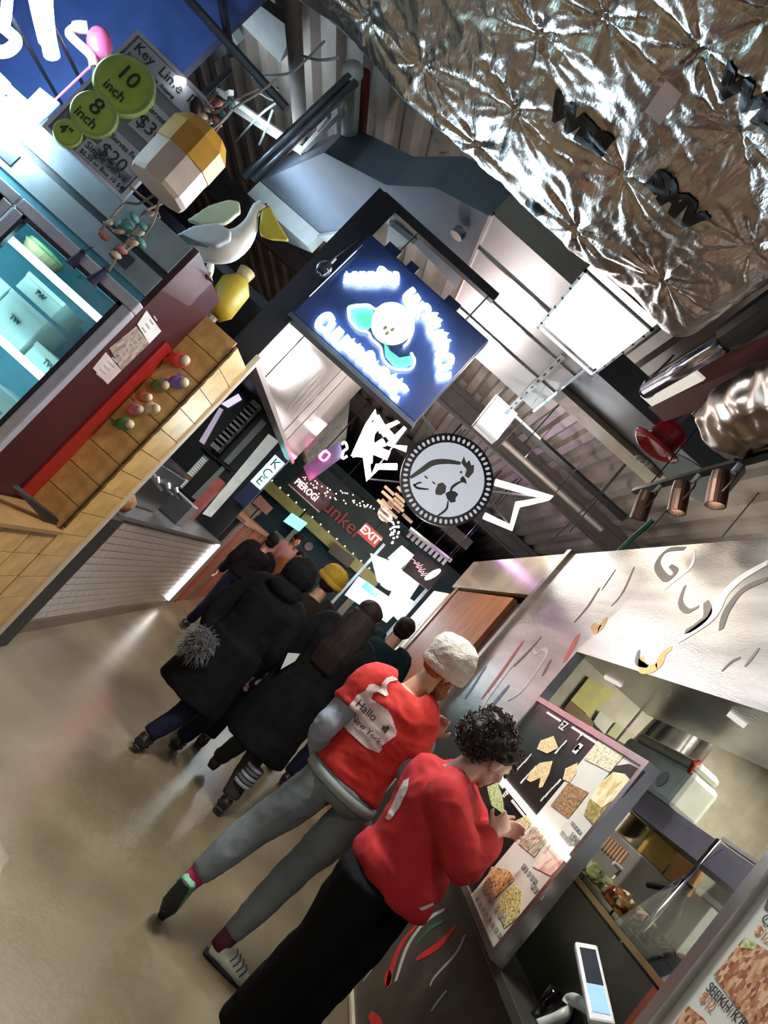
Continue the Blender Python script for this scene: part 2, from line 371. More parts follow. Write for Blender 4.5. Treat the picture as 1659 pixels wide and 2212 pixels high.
# white lettering bars and words
for pts in ([(1112, 1530 + 30), (1215, 1585), (1214, 1590), (1112, 1566)],):
    pass
for (a, b, c, d) in ((1182, 1538, 1212, 1558), (1236, 1570, 1290, 1606), (1072, 1682, 1088, 1702), (1106, 1728, 1136, 1762)):
    q = at(a, b, X=1.358); r = at(c, d, X=1.358)
    MB().box((-q.y, q.z - .008, .0003), (-r.y, q.z + .004, .0015), MF).build('printed_rule', PALE, mn)
q = onmenu(1212, 1566); text('EZ', 'printed_word', MF, q[0], q[1], .07, PALE, mn, .001)
q = onmenu(1250, 1592); text('Y', 'printed_word', MF, q[0], q[1], .06, PALE, mn, .001)
def lines(parent, px, py, n, dx, dy, wd, hd, mat):
    for k in range(n):
        q = onmenu(px + dx * k, py + dy * k); ww = wd * random.uniform(.6, 1.1)
        MB().box((q[0], q[1] - hd / 2, .0003), (q[0] + ww, q[1] + hd / 2, .0014), MF).build('printed_line', mat, parent)
for (px, py, n) in ((1118, 1660, 4), (1128, 1686, 4), (1172, 1724, 5), (1202, 1622, 3)):
    lines(mn, px, py, n, 8.5, -9, .022, .03, PALE)
lines(mn, 1095, 1705, 4, -3, 4, .05, .008, PALE); lines(mn, 1240, 1618, 3, 4, -4, .05, .03, PALE)
lines(mn, 1212, 1798, 5, 4, 5, .03, .02, GREYP); lines(mn, 1235, 1776, 4, 5, 6, .04, .012, GREYP); lines(mn, 1130, 1868, 5, 6, 8, .035, .02, GREYP); lines(mn, 1150, 1910, 4, 6, 8, .035, .02, GREYP)
lines(mn, 1030, 1940, 8, 7, 11, .025, .016, GREYP); lines(mn, 1048, 1925, 6, 8, 12, .03, .022, GREYP); lines(mn, 1022, 1885, 3, 6, -8, .03, .03, PALE)
q = onmenu(1232, 1806); text('LEAN', 'printed_word', MF, q[0], q[1], .05, GREYP, mn, .001)

m2 = thing('menu_board', 'white kebab menu board with priced dishes at the bottom right corner', 'menu board', (1.38, 1.4, 1.0))
MB().box((1.36, .95, .90), (1.40, 1.90, 1.88)).build('white_panel', MWHT, m2)
for a, b in (((1.335, 1.90, .88), (1.41, 1.945, 1.90)), ((1.35, .93, .88), (1.41, .95, 1.90)), ((1.35, .93, 1.88), (1.41, 1.945, 1.90)), ((1.35, .93, .88), (1.41, 1.945, .90))):
    MB().box(a, b).build('frame_bar', FRM, m2)
def word(s, px, py, size, mat, parent, ang_sx=1.):
    q = onmenu(px, py); return text(s, 'printed_word', MF, q[0], q[1], size, mat, parent, .001, .0004, sx=ang_sx)
word("SEEKH K'BAB", 1530, 2130, .036, INK, m2); word('$12', 1516, 2150, .036, ORP, m2)
word('CHICKEN', 1648, 1982, .036, INK, m2); word('$12', 1634, 2006, .036, ORP, m2)
patch(m2, 'photo', [(1610, 2024), (1672, 2062), (1760, 2110), (1700, 2290), (1620, 2215), (1542, 2108)], F_KEB, label='printed photo of skewered kebab meat')
patch(m2, 'photo', [(1612, 2022), (1634, 2038), (1630, 2052), (1598, 2048)], F_LETT, .002)
patch(m2, 'photo', [(1486, 2172), (1520, 2200), (1560, 2260), (1500, 2300), (1440, 2240)], F_KEB); patch(m2, 'photo', [(1660, 1940), (1690, 1960), (1670, 1975), (1650, 1962)], M('photo_bean', (.12, .05, .03), .5))

# sneeze guard: chrome posts, rails and panes
sg = thing('sneeze_guard', 'glass sneeze guard with chrome post beside the card terminal', 'sneeze guard', (1.6, 2.5, 1.0))
PB, PT = at(1350, 2060, X=1.62), at(1552, 1815, X=1.75)
MB().tube([V((1.60, PB.y + .02, 1.38)), PB, PT], .010, 10).build('post', CHROME, sg, smooth=True)
MB().box((1.582, 1.98, 1.38), (1.598, 3.48, 1.40)).build('rail', M('rail_brass', (.35, .25, .12), .3, .8), sg)
MB().box((1.74, 1.95, 1.88), (1.78, 2.77, 1.895)).build('rail', CHROME, sg)
g_ = MB().hexa([V((1.60, 1.97, 1.40)), V((1.606, 1.97, 1.40)), V((1.60, 2.74, 1.40)), V((1.606, 2.74, 1.40)), V((1.75, 1.97, 1.86)), V((1.756, 1.97, 1.86)), V((1.75, 2.74, 1.86)), V((1.756, 2.74, 1.86))])
g_.build('pane', GLASS, sg)
# inner worktop and shelf
bw = thing('prep_counter', 'steel preparation counter along the inside of the kebab stall', 'counter', (2.9, 3, 0))
MB().box((2.75, .6, .08), (3.4, 5.9, .92)).build('body', M('prep_body', (.10, .09, .08), .5), bw)
MB().box((2.70, .6, .92), (3.45, 5.9, .96)).build('worktop', STEEL, bw)
for y in (1.0, 3.0, 5.5): MB().box((2.8, y, 0), (2.88, y + .08, .08)).build('foot', BLACK, bw)
sh = thing('steel_shelf', 'hanging slate steel shelf carrying the white cooker', 'shelf', (2.2, 3.5, 1.78))
MB().box((1.97, 2.3, 1.78), (2.42, 4.6, 1.90)).build('shelf_board', M('shelf_steel', (.16, .15, .20), .4, .6), sh)
for y in (2.32, 4.56):
    for xx in (1.985, 2.40): MB().tube([V((xx, y, 1.90)), V((xx, y, 2.9 if xx > 2 else 2.3))], .008, 6).build('hanger_rod', CHROME, sh)
# the white cooker with a little badge
wb = thing('rice_cooker', 'white boxy countertop cooker with a round grey badge on the steel shelf', 'cooker', (2.2, 4.0, 1.90))
MB().box((1.975, 3.64, 1.90), (2.16, 4.45, 2.12)).build('body', M('cooker_white', (.62, .66, .55), .35), wb, bevel=.03)
MB().box((1.985, 3.68, 2.12), (2.15, 4.40, 2.18)).build('lid', M('cooker_white'), wb, bevel=.03)
MB().lathe([(.045, 0), (.045, .004)], (1.972, 3.82, 2.0), (-1, 0, 0)).build('badge', GREYP, wb)
MB().tube([V((1.97, 3.66, 2.10)), V((1.94, 3.62, 2.14)), V((1.98, 3.66, 2.17))], .012).build('handle', M('handle_red', (.4, .03, .03), .4), wb)
# steel exhaust cowl
cw = thing('exhaust_cowl', 'shiny round steel exhaust cowl with black cable above the white cooker', 'exhaust', (2.6, 4.4, 2.2))
c0 = at(1462, 1600, Y=4.85); MB().lathe([(.20, -.25), (.205, -.23), (.19, .1), (.16, .3), (.16, .62)], c0, (0.05, 0, 1), 28).build('cowl', STEEL, cw, smooth=True)
MB().tube(bez([c0 + V((-.17, -.1, .34)), c0 + V((-.2, -.12, .15)), c0 + V((-.23, -.12, -.08)), c0 + V((-.2, -.12, -.28)), c0 + V((-.05, -.22, -.3))]), .014).build('cable', BLACK, cw)
# panels on the back walls
def card(name, label, pts, Y, mat, cat='panel', group=None, th=.012):
    q = [at(*p, Y=Y) for p in pts]
    return tag(MB().prism([(v.x, v.z) for v in q], 0, th, Fr((0, Y, 0), (1, 0, 0), (0, 0, 1))).build(name, mat), label, cat, group)
YW = 6.03
card('wall_panel', 'pale yellow panel high on the far kitchen wall', [(1272, 1462), (1330, 1495), (1270, 1545), (1232, 1512)], YW, M('panel_yellow', (.66, .62, .22), .5))
card('wall_panel', 'white square tile board left of the steel cowl', [(1295, 1535), (1325, 1558), (1305, 1585), (1280, 1560)], YW, M('panel_white', (.7, .72, .62), .5))
card('wall_panel', 'faded olive wall card under the white board', [(1330, 1560), (1378, 1595), (1362, 1615), (1310, 1585)], YW, M('panel_olive', (.5, .5, .3), .5))
card('wall_panel', 'brown low cupboard front behind the menu board top', [(1232, 1512), (1285, 1562), (1262, 1580), (1218, 1530)], YW, M('panel_brown', (.25, .17, .08), .5))
def rcard(name, label, pts, X, mat, cat='panel', group=None, th=.012):
    q = [at(*p, X=X) for p in pts]
    return tag(MB().prism([(-v.y, v.z) for v in q], 0, th, rwall((X, 0, 0))).build(name, mat), label, cat, group)
rcard('wall_poster', 'yellow and brown notice on the kitchen back wall', [(1600, 1640), (1634, 1660), (1606, 1690), (1572, 1668)], 4.08, M('notice_yellow', (.5, .36, .05), .5), 'poster')
rcard('wall_poster', 'small dark blue notice with white lines below the yellow one', [(1572, 1668), (1606, 1690), (1584, 1716), (1552, 1692)], 4.08, M('notice_navy', (.03, .06, .10), .5), 'poster')
rcard('wall_poster', 'red strip notice beside the dark blue notice', [(1520, 1645), (1560, 1675), (1545, 1690), (1512, 1660)], 4.08, M('notice_red', (.5, .03, .03), .5), 'poster')
rcard('wall_panel', 'teal splashback panel on the kitchen back wall', [(1570, 1830), (1625, 1870), (1585, 1915), (1545, 1880)], 4.08, M('panel_teal', (.02, .22, .26), .4))
rcard('wall_panel', 'large pale back wall panel low behind the chrome post', [(1545, 1850), (1600, 1915), (1500, 2000), (1490, 1915)], 4.08, M('panel_pale', (.55, .56, .46), .5))
rcard('wall_panel', 'dark cupboard front at the right of the pale panel', [(1605, 1890), (1680, 1940), (1590, 2060), (1515, 1975)], 3.95, M('cupboard_dark', (.06, .055, .05), .5), th=.1)
# things on the prep counter and shelf
gp = thing('gas_grill', 'steel grill unit with a row of warm toned vent slats on the counter', 'grill', (1.9, 3.1, 1.0))
GX = 2.02
a = at(1330, 1835, X=GX)
MB().box((GX, 3.62, 1.0), (GX + .3, 4.25, 1.64)).build('body', M('grill_grey', (.36, .33, .29), .4, .3), gp, bevel=.01)
for k in range(11):
    q = at(1286 + 6.2 * k, 1800 + 5.4 * k, X=GX - .004)
    MB().box((GX - .012, q.y - .008, q.z - .035), (GX - .001, q.y + .008, q.z + .035)).build('vent_slat', M('slat_warm', (.75, .45, .25), .4), gp)
MB().lathe([(.012, 0), (.012, .05)], (GX - .05, 3.68, 1.52), (1, 0, 0)).build('knob', WHITE, gp)
pt = thing('stock_pot', 'tall gold toned steel stock pot on the grill', 'pot', (2.17, 3.9, 1.64))
MB().lathe([(.115, 0), (.12, .01), (.12, .12), (.126, .13), (.11, .13), (.105, .03)], (2.17, 3.98, 1.64), n=24).build('body', M('pot_steel', (.6, .5, .3), .2, 1.), pt, smooth=True)
for s in (-1, 1): MB().tube(bez([V((2.17, 3.98 + s * .12, 1.73)), V((2.17, 3.98 + s * .16, 1.73)), V((2.13, 3.98 + s * .16, 1.73)), V((2.13, 3.98 + s * .115, 1.73))]), .007, 6).build('handle', CHROME, pt)
bt = tag(MB().box((2.05, 3.70, 1.64), (2.2, 3.74, 1.77)).build('butcher_board', M('board_gold', (.55, .32, .06), .5), bevel=.006), 'golden wooden board standing on edge beside the stock pot', 'board')
kt = thing('black_kettle', 'round black kettle under the steel shelf next to the orange board', 'kettle', (2.95, 4.9, .96))
MB().box((2.78, 4.55, .96), (3.2, 5.25, 1.55)).build('burner', M('tray_steel', (.12, .12, .11), .35, .8), kt)
kq = V((2.95, 4.9, 1.55)); MB().lathe([(.12, 0), (.16, .04), (.18, .12), (.16, .22), (.09, .3), (.03, .32), (.02, .35), (.03, .37), (.0, .38)], kq, n=24).build('body', M('kettle_black', (.02, .02, .022), .25), kt, smooth=True)
MB().tube(bez([kq + V((-.02, .13, .24)), kq + V((0, .1, .4)), kq + V((0, -.1, .4)), kq + V((-.02, -.13, .24))]), .012).build('handle', BLACK, kt, smooth=True)
MB().tube([kq + V((-.13, 0, .1)), kq + V((-.24, 0, .2))], [.03, .015]).build('spout', M('kettle_black'), kt, smooth=True)
ob_ = thing('cutting_board', 'orange and cream cutting boards leaning behind the chrome post', 'cutting board', (2.9, 2.75, .96))
for k, (m_, dz) in enumerate(((M('board_orange', (.62, .27, .06), .5), 0), (M('board_cream', (.68, .64, .48), .5), .16))):
    q = [at(*p, X=2.78) for p in ([(1470, 1845), (1520, 1890), (1490, 1940), (1432, 1905)] if k == 0 else [(1485, 1815), (1535, 1855), (1520, 1890), (1470, 1845)])]
    MB().prism([(-v.y, v.z) for v in q], 0, .02, rwall((2.78, 0, 0))).build('board', m_, ob_)
b_ = [at(1500, 1960, X=2.78)]
MB().box((2.79, at(1500, 1960, X=2.78).y - .1, .96), (2.9, at(1450, 1930, X=2.78).y + .0, at(1470, 1900, X=2.78).z)).build('rack', M('rack_grey', (.45, .45, .4), .5), ob_)
pb = thing('pump_bottle', 'black pump dispenser bottle with its nozzle pointing left', 'bottle', (1.85, 2.3, 1.0))
q = at(1470, 1925, X=2.05); base = V((q.x, q.y, 1.0))
MB().lathe([(.06, 0), (.07, .02), (.065, q.z - 1.1), (.035, q.z - 1.02), (.03, q.z - .98)], base, n=18).build('body', BLACK, pb, smooth=True)
MB().tube([V((q.x, q.y, q.z - .02)), V((q.x, q.y, q.z + .05))], [.03, .034], 14).build('pump_head', BLACK, pb, smooth=True)
MB().tube([V((q.x, q.y, q.z - .0)), V((q.x, q.y + .12, q.z - .04)), V((q.x - .01, q.y + .2, q.z - .08))], [.024, .018, .013], 12).build('nozzle', BLACK, pb, smooth=True)
# serving pans of salad behind the low glass
def pan(label, y, mat, seed):
    t = thing('salad_pan', label, 'food pan', (1.78, y, 1.38), 'food pans behind the glass')
    m = MB(); m.box((1.62, y - .15, 1.38), (1.93, y + .15, 1.39))
    for a, b in (((1.62, y - .15, 1.39), (1.63, y + .15, 1.42)), ((1.92, y - .15, 1.39), (1.93, y + .15, 1.42)), ((1.63, y - .15, 1.39), (1.92, y - .14, 1.42)), ((1.63, y + .14, 1.39), (1.92, y + .15, 1.42))): m.box(a, b)
    m.build('pan', STEEL, t)
    rnd = random.Random(seed); m = MB()
    for k in range(60):
        c = V((rnd.uniform(1.66, 1.89), rnd.uniform(y - .11, y + .11), rnd.uniform(1.40, 1.47))); d = V((rnd.gauss(0, 1), rnd.gauss(0, 1), rnd.gauss(0, .5))).normalized()
        e = d.orthogonal().normalized(); m.ell(c, .035, .02, .008, (d, e, d.cross(e)), 6, 4)
    stuff(m.build('filling', mat, t))
sc_ = thing('salad_case', 'dark raised food case with pans along the kebab counter', 'food case', (1.77, 2.8, 1.0))
MB().box((1.60, 1.97, 1.0), (1.955, 3.5, 1.38)).build('body', M('case_dark', (.022, .024, .018), .35), sc_)
MB().box((1.585, 1.97, 1.0), (1.60, 2.34, 1.37)).build('front_panel', M('case_red', (.16, .03, .008), .45), sc_, label='rust red front panel')
MB().box((1.585, 2.34, 1.0), (1.60, 3.5, 1.37)).build('front_panel', M('case_dark'), sc_)
nk = thing('napkin_dispenser', 'white napkin dispenser on the dark food case by the menu edge', 'dispenser', (1.8, 2.2, 1.38))
MB().box((1.72, 2.28, 1.38), (1.9, 2.46, 1.56)).build('body', M('napkin_white', (.62, .64, .6), .4), nk, bevel=.01)
MB().box((1.715, 2.32, 1.42), (1.722, 2.42, 1.50)).build('slot', DARK, nk)
pan('steel pan of sliced onion and herbs nearest the chrome post', 2.66, food('fill_onion', [(.12, .03, .02), (.25, .1, .06), (.3, .26, .12)], 20), 3)
pan('steel pan of shredded lettuce behind the menu board edge', 3.30, food('fill_lettuce', [(.2, .28, .06), (.55, .6, .25), (.85, .85, .6)], 20), 1)
pan('steel pan of chopped tomato and meat next to the lettuce pan', 2.98, food('fill_tomato', [(.25, .08, .03), (.5, .14, .05), (.35, .3, .1)], 20), 2)
# crumpled foil tray and steel tray low right
ft = tag(link('foil_tray', baked(MB().box((1.60, 2.0, 1.385), (1.9, 2.2, 1.43)), .012, 1, 'foil_tray', lambda c: .012 * noise.noise(c * 40)), M('foil_bright', (.7, .68, .6), .2, 1.), smooth=False), 'crumpled shiny foil tray by the foot of the chrome post', 'tray')
# card terminal and glass
tb = thing('card_terminal', 'white upright card terminal with a lit blue screen on a curved stand', 'card terminal', (1.45, 2.3, 1.0))
TO, TU = at(1300, 2195, X=1.455), at(1268, 2045, X=1.455)
ax = (TU - TO); ln = ax.length; ax.normalize(); rt = ax.cross(V((-1, -.25, 0))).normalized() * -1; nn = rt.cross(ax).normalized()
if nn.y > 0: nn = -nn; rt = -rt
nn = V((-.35, -.9, .25)).normalized(); rt = ax.cross(nn).normalized(); nn = rt.cross(ax).normalized()
TFr = Fr(TO, rt, ax, nn)
wd = .038
MB().box((-wd, -.02, -.03), (wd, ln + .02, 0), TFr).build('body', M('terminal_white', (.8, .8, .8), .3), tb, bevel=.008)
MB().box((-wd + .012, ln * .42, 0), (wd - .012, ln - .01, .002), TFr).build('screen', M('screen_dark', (.03, .035, .05), .15), tb)
MB().box((-wd + .012, .01, 0), (wd - .012, ln * .42, .002), TFr).build('screen', M('screen_blue', (.25, .45, .8), .2, emit=.45, ecol=(.3, .5, .9)), tb, label='lit blue half of the screen')
st_ = [TFr.p(0, .04, -.03), at(1235, 2160, X=1.56), at(1215, 2195, X=1.54), V((1.50, at(1215, 2195, X=1.54).y, 1.0))]
MB().tube(bez(st_), .022, 10).build('stand', M('stand_white', (.6, .66, .62), .4), tb, smooth=True)
gl = at(1225, 2120, X=1.50)
tag(MB().lathe([(.036, 0), (.042, .11), (.040, .11), (.034, .008), (0.001, .008)], (1.52, gl.y + .02, 1.0), n=20).build('drinking_glass', GLASS, smooth=True), 'clear drinking glass behind the card terminal', 'glass')
# unseen kitchen light, then a second one added to brighten the far wall
area('kitchen_light', (2.7, 2.6, 2.85), (2.7, 2.6, 0), .25, 44, (1, .95, .82), 1.6); area('kitchen_light', (3.1, 5.0, 2.85), (3.0, 5.0, 0), .25, 26, (1, .95, .82), .8)
# ============================================================ left-hand pie shop
XT = -1.17
TILE = M('tile_amber', (.56, .32, .09), .30, var=.25, scale=14, col2=(.68, .43, .15)); TILE2 = M('tile_honey', (.62, .38, .12), .30, var=.2, scale=11); GROUT = M('grout_brown', (.09, .05, .02), .8)
TRIM = M('trim_cream', (.62, .54, .40), .4)
pc = thing('pie_counter', 'amber tiled pie shop counter with a tall tiled end pillar', 'counter', (-1.6, 3.4, 0))
MB().box((-2.2, 1.6, 0), (XT - .012, 3.14, .88)).box((-1.385, 3.14, 0), (XT - .012, 3.84, .88)).build('counter_core', GROUT, pc)
MB().box((-1.44, 3.856, 0), (XT - .012, 4.27, 2.16)).build('pillar_core', GROUT, pc)
MB().box((-2.2, 1.6, .88), (XT + .02, 3.14, .90)).box((-1.385, 3.14, .88), (XT + .02, 3.84, .90)).build('countertop', M('countertop_tile', (.33, .19, .07), .35), pc)
# tiles: passage side of the counter, then both faces of the pillar
meB = MB().box((0, 0, 0), (.292, .142, .014), lwall((0, 0, 0))).mesh('tile')
def put(me, loc, mat, parent, name='tile'):
    o = bpy.data.objects.new(name, me); COL.objects.link(o); o.location = loc
    if not me.materials: me.materials.append(mat)
    o.parent = parent; o.matrix_parent_inverse = parent.matrix_basis.inverted(); return o
meB.materials.append(TILE)
meB2 = meB.copy(); meB2.materials.clear(); meB2.materials.append(TILE2)
for r in range(6):
    for c in range(7):
        put(random.choice((meB, meB2)), (XT - .012, 1.74 + .30 * c, .01 + .146 * r), TILE, pc)
meP = MB().box((0, 0, 0), (.415, .142, .014), lwall((0, 0, 0))).mesh('tile'); meP.materials.append(TILE2)
meA = MB().box((0, 0, 0), (.25, .142, .014), front((0, 0, 0))).mesh('tile'); meA.materials.append(TILE)
for r in range(15):
    if r >= 0: put(meP, (XT - .012, 3.853, .006 + .146 * r), TILE2, pc)
    if r >= 6: put(meA, (-1.437, 3.852, .022 + .146 * r), TILE, pc)
MB().box((XT - .02, 4.268, 0), (XT + .012, 4.33, 2.30)).build('end_trim', TRIM, pc)
MB().box((XT - .25, 4.335, 0), (XT - .02, 4.72, 1.02)).build('end_panel', M('black_panel', (.008, .008, .010), .5), pc)
# knotted rope running down the pillar corner
m = MB(); p0 = V((XT + .0, 3.838, .92)); zz = .92; pts = []
while zz < 2.2: pts.append(V((XT + .001 * math.sin(zz * 60), 3.836 + .001 * math.cos(zz * 60), zz))); zz += .02
rp = tag(m.tube(pts, [.010 + .0015 * math.sin(i * 1.9) for i in range(len(pts))], 8).build('corner_rope', M('rope_brown', (.13, .065, .02), .8), smooth=True), 'brown twisted rope down the corner of the tiled pillar', 'rope')
# ------------------------------------------------------------ the glass door fridge
YF, XF = 3.20, -1.40
fg = thing('display_fridge', 'two door glass display fridge of the pie shop glowing cyan inside', 'fridge', (-2.3, 3.5, 0))
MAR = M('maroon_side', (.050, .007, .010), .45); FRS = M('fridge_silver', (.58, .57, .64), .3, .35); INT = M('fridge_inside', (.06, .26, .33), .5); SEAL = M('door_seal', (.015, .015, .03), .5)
MB().box((XF - .03, YF + .03, 0), (XF, 3.835, 2.31)).build('side_panel', MAR, fg)
MB().box((-3.5, YF + .03, 0), (-3.47, 3.84, 2.0)).build('side_panel', MAR, fg)
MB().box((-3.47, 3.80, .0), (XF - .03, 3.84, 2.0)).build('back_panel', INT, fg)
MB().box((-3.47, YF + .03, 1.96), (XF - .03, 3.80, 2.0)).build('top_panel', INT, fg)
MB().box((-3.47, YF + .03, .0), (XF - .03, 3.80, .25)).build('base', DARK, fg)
for k, (a, b) in enumerate(((-2.08, XF), (-2.77, -2.09), (-3.46, -2.78))):
    d = MB(); t = .055
    for q in (((a, 0), (b, t)), ((a, 1.70 - t), (b, 1.70)), ((a, t), (a + t, 1.70 - t)), ((b - t, t), (b, 1.70 - t))):
        d.box((q[0][0], q[0][1], -.03), (q[1][0], q[1][1], .03), front((0, YF, .26)))
    dd = d.build('door', FRS, fg, bevel=.006)
    MB().box((a + t - .006, t - .006, -.02), (b - t + .006, 1.70 - t + .006, -.012), front((0, YF, .26))).build('pane', M('fridge_glass', (.8, .97, 1), .05, 0, 0, trans=1.), dd)
    for q in (((a + t, t), (b - t, t + .018)), ((a + t, 1.682 - t), (b - t, 1.70 - t)), ((a + t, t), (a + t + .018, 1.70 - t)), ((b - t - .018, t), (b - t, 1.70 - t))):
        MB().box((q[0][0], q[0][1], .004), (q[1][0], q[1][1], .033), front((0, YF, .26))).build('seal', SEAL, dd)
    MB().tube([V((a + .03, YF - .05, .9)), V((a + .03, YF - .05, 1.3))], .012).build('handle', SEAL, dd)
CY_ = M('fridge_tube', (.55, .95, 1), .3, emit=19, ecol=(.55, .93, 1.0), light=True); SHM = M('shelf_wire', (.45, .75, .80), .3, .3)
for k, z in enumerate((.71, 1.07, 1.43, 1.79)):
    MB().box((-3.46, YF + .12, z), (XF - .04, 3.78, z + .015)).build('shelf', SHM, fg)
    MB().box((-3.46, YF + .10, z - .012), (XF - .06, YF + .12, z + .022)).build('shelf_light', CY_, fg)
for x in (-2.085, -2.775):
    MB().box((x - .012, YF + .06, .3), (x + .012, YF + .09, 1.92)).build('tube_light', CY_, fg)
# boxes and pies in the fridge
BXW = M('pie_box', (.75, .8, .72), .5); PIEG = M('pie_green', (.5, .6, .25), .5); k = 0
spots = [(-1.60, 1.085, 0), (-1.84, 1.085, 1), (-2.03, 1.085, 2), (-1.58, 1.445, 1), (-1.83, 1.445, 0), (-2.06, 1.445, 0), (-1.83, 1.655, 1), (-2.32, 1.445, 0), (-2.32, 1.085, 1), (-2.02, 1.805, 2)]
LB = ['white pie box on the lowest visible fridge shelf by the maroon side', 'flat white pie box in the middle of the lowest visible shelf', 'green topped pie left on the lowest visible shelf', 'flat pie box on the bright middle shelf by the maroon side', 'tall white pie box in the middle of the bright shelf', 'tall white pie box by the door mullion on the bright shelf', 'flat white box lying on top of the tall middle box', 'white box behind the left glass door on the bright shelf', 'flat box behind the left glass door on the low shelf', 'round green pie on the top shelf near the mullion']
for (x, z, kd), lb in zip(spots, LB):
    t = thing('pie_box' if kd < 2 else 'pie', lb, 'pie box' if kd < 2 else 'pie', (x, YF + .3, z))
    if kd < 2:
        h = (.19, .09)[kd]
        MB().box((x - .11, YF + .16, z), (x + .11, YF + .40, z + h)).build('box', BXW, t, bevel=.004)
        MB().box((x - .112, YF + .158, z + h - .02), (x + .112, YF + .402, z + h + .002)).build('lid', BXW, t)
        text('TW', 'logo', front((x, YF + .16, z)), 0, h * .5, .035, INK, t, .001, align='CENTER')
    else:
        MB().lathe([(.08, 0), (.10, .05), (.105, .055), (.1, .055)], (x, YF + .28, z), n=20).build('crust', M('crust_tan', (.5, .33, .15), .6), t)
        MB().lathe([(.098, .05), (.09, .075), (.04, .085), (.001, .085)], (x, YF + .28, z), n=20).build('filling', PIEG, t)
# door latches hanging over the door top
for k, (a, b) in enumerate((((178, 545), (150, 575)), ((228, 582), (194, 612)))):
    A = at(*a, Y=YF - .05); B = at(*b, Y=YF - .06)
    t = thing('tassel', ['dark blue tassel hanging over the fridge door, left one', 'dark blue tassel hanging over the fridge door, right one'][k], 'tassel', A, 'tassels on the fridge door')
    MB().tube([A, A.lerp(B, .5), B], [.010, .018, .026], 10).build('tuft', M('tassel_blue', (.015, .015, .06), .8), t)
    MB().ell(A, .014, .014, .014).build('knot', M('tassel_blue'), t)
    MB().tube([A, V((A.x + .01, YF - .04, 2.0))], .003, 5).build('cord', M('tassel_blue'), t)
# header boards on top
HD = M('header_grey', (.30, .37, .41), .45, .1); HD2 = M('header_band', (.035, .05, .065), .5)
hb = thing('fridge_header', 'grey panelled header board along the top of the glass fridge', 'header board', (-2.3, 3.25, 2.0))
MB().box((-3.5, YF + .02, 2.0), (XF - .031, YF + .3, 2.11)).build('lower_board', HD, hb)
MB().box((-3.5, YF + .05, 2.11), (XF - .035, YF + .3, 2.145)).build('groove', HD2, hb)
MB().box((-3.5, YF + .02, 2.145), (XF - .031, YF + .3, 2.30)).build('upper_board', HD, hb)
for x in (-1.62, -2.3): MB().box((x - .05, YF + .012, 2.03), (x + .05, YF + .02, 2.09)).build('label_plate', HD2, hb)
# papers on the maroon side
for k, (pts, m_, lb) in enumerate((([(316, 670), (348, 715), (322, 742), (296, 700)], M('paper_white', (.75, .68, .62), .6), 'white opening hours sheet taped to the maroon fridge side'),
        ([(294, 704), (322, 742), (262, 800), (236, 752)], M('paper_photo', (.35, .25, .20), .5, var=.6, scale=25), 'collage of small photos taped to the maroon fridge side'),
        ([(228, 760), (262, 800), (232, 830), (200, 795)], M('paper_pink', (.6, .45, .42), .6), 'pinkish notice at the bottom of the fridge side papers'))):
    q = [at(*p, X=XF + .001) for p in pts]; t = thing('paper_notice', lb, 'notice', q[0])
    MB().prism([(v.y, v.z) for v in q], 0, .002, lwall((XF + .0005, 0, 0))).build('sheet', m_, t)
    c = (q[0] + q[2]) / 2
    for j in range(5): MB().box((c.y - .05, c.z + .05 - j * .025, .002), (c.y + .05 * random.uniform(.2, 1), c.z + .058 - j * .025, .003), lwall((XF + .0005, 0, 0))).build('printed_line', GREYP, t)
# red glow at the back of the fridge side, laid on as a coloured strip
tag(MB().box((XF + .001, 3.66, .92), (XF + .012, 3.834, 1.95)).build('red_glow_paint', M('glow_paint_red', (.30, .010, .006), .5)), 'red glow painted as a strip between the maroon fridge side and the tiled pillar', 'panel')
# dark pointed board on the counter
db = thing('dark_board', 'dark pointed board standing on the tiled counter by the pillar', 'board', at(140, 1140, X=-1.25))
A, B = at(25, 1045, X=-1.30), at(112, 1140, X=-1.22)
C, D = at(60, 1048, X=-1.30), at(140, 1130, X=-1.22)
off = V((.02, -.03, 0))
MB().hexa([A, A + off, C.lerp(A, .7), C.lerp(A, .7) + off, B, B + off, D, D + off]).build('blade', M('board_dark', (.016, .012, .011), .5), db)
MB().tube([B.lerp(D, .5), V((B.x + .01, B.y, .9))], .02).build('foot', M('board_dark'), db)
# ------------------------------------------------------------ Key Lime Pie sign
def pyaw(px, py, X0, Y0, th):        # plane through (X0,Y0) turned by th
    d = ray(px, py); n = V((math.sin(th), -math.cos(th), 0)); t = (X0 * n.x + Y0 * n.y) / (d.x * n.x + d.y * n.y)
    return V((d.x * t, d.y * t, CAMZ + d.z * t))
TH = math.radians(13); S0 = at(190, 350, Y=3.12)
ks = thing('pie_price_sign', 'grey framed key lime pie price sign with three green discs', 'sign', (S0.x, S0.y, 2.3))
BLc, BRc, TLc = pyaw(95, 275, S0.x, S0.y, TH), pyaw(262, 432, S0.x, S0.y, TH), pyaw(303, 75, S0.x, S0.y, TH)
TRc = pyaw(478, 245, S0.x, S0.y, TH)
ex = ((BRc - BLc).normalized() + (TRc - TLc).normalized()).normalized(); KF = Fr(BLc, ex, ((TLc - BLc) - ex * (TLc - BLc).dot(ex)).normalized())
KW = (BRc - BLc).dot(ex); KH = (TLc - BLc).length
def kp(px, py):
    q = pyaw(px, py, S0.x, S0.y, TH) - KF.o; return q.dot(KF.ex), q.dot(KF.ey)
MB().box((-.0, 0, -.03), (KW, KH, 0), KF).build('board', M('sign_grey', (.24, .27, .33), .4), ks, bevel=.012)
SF = M('sign_edge', (.6, .62, .68), .3, .5)
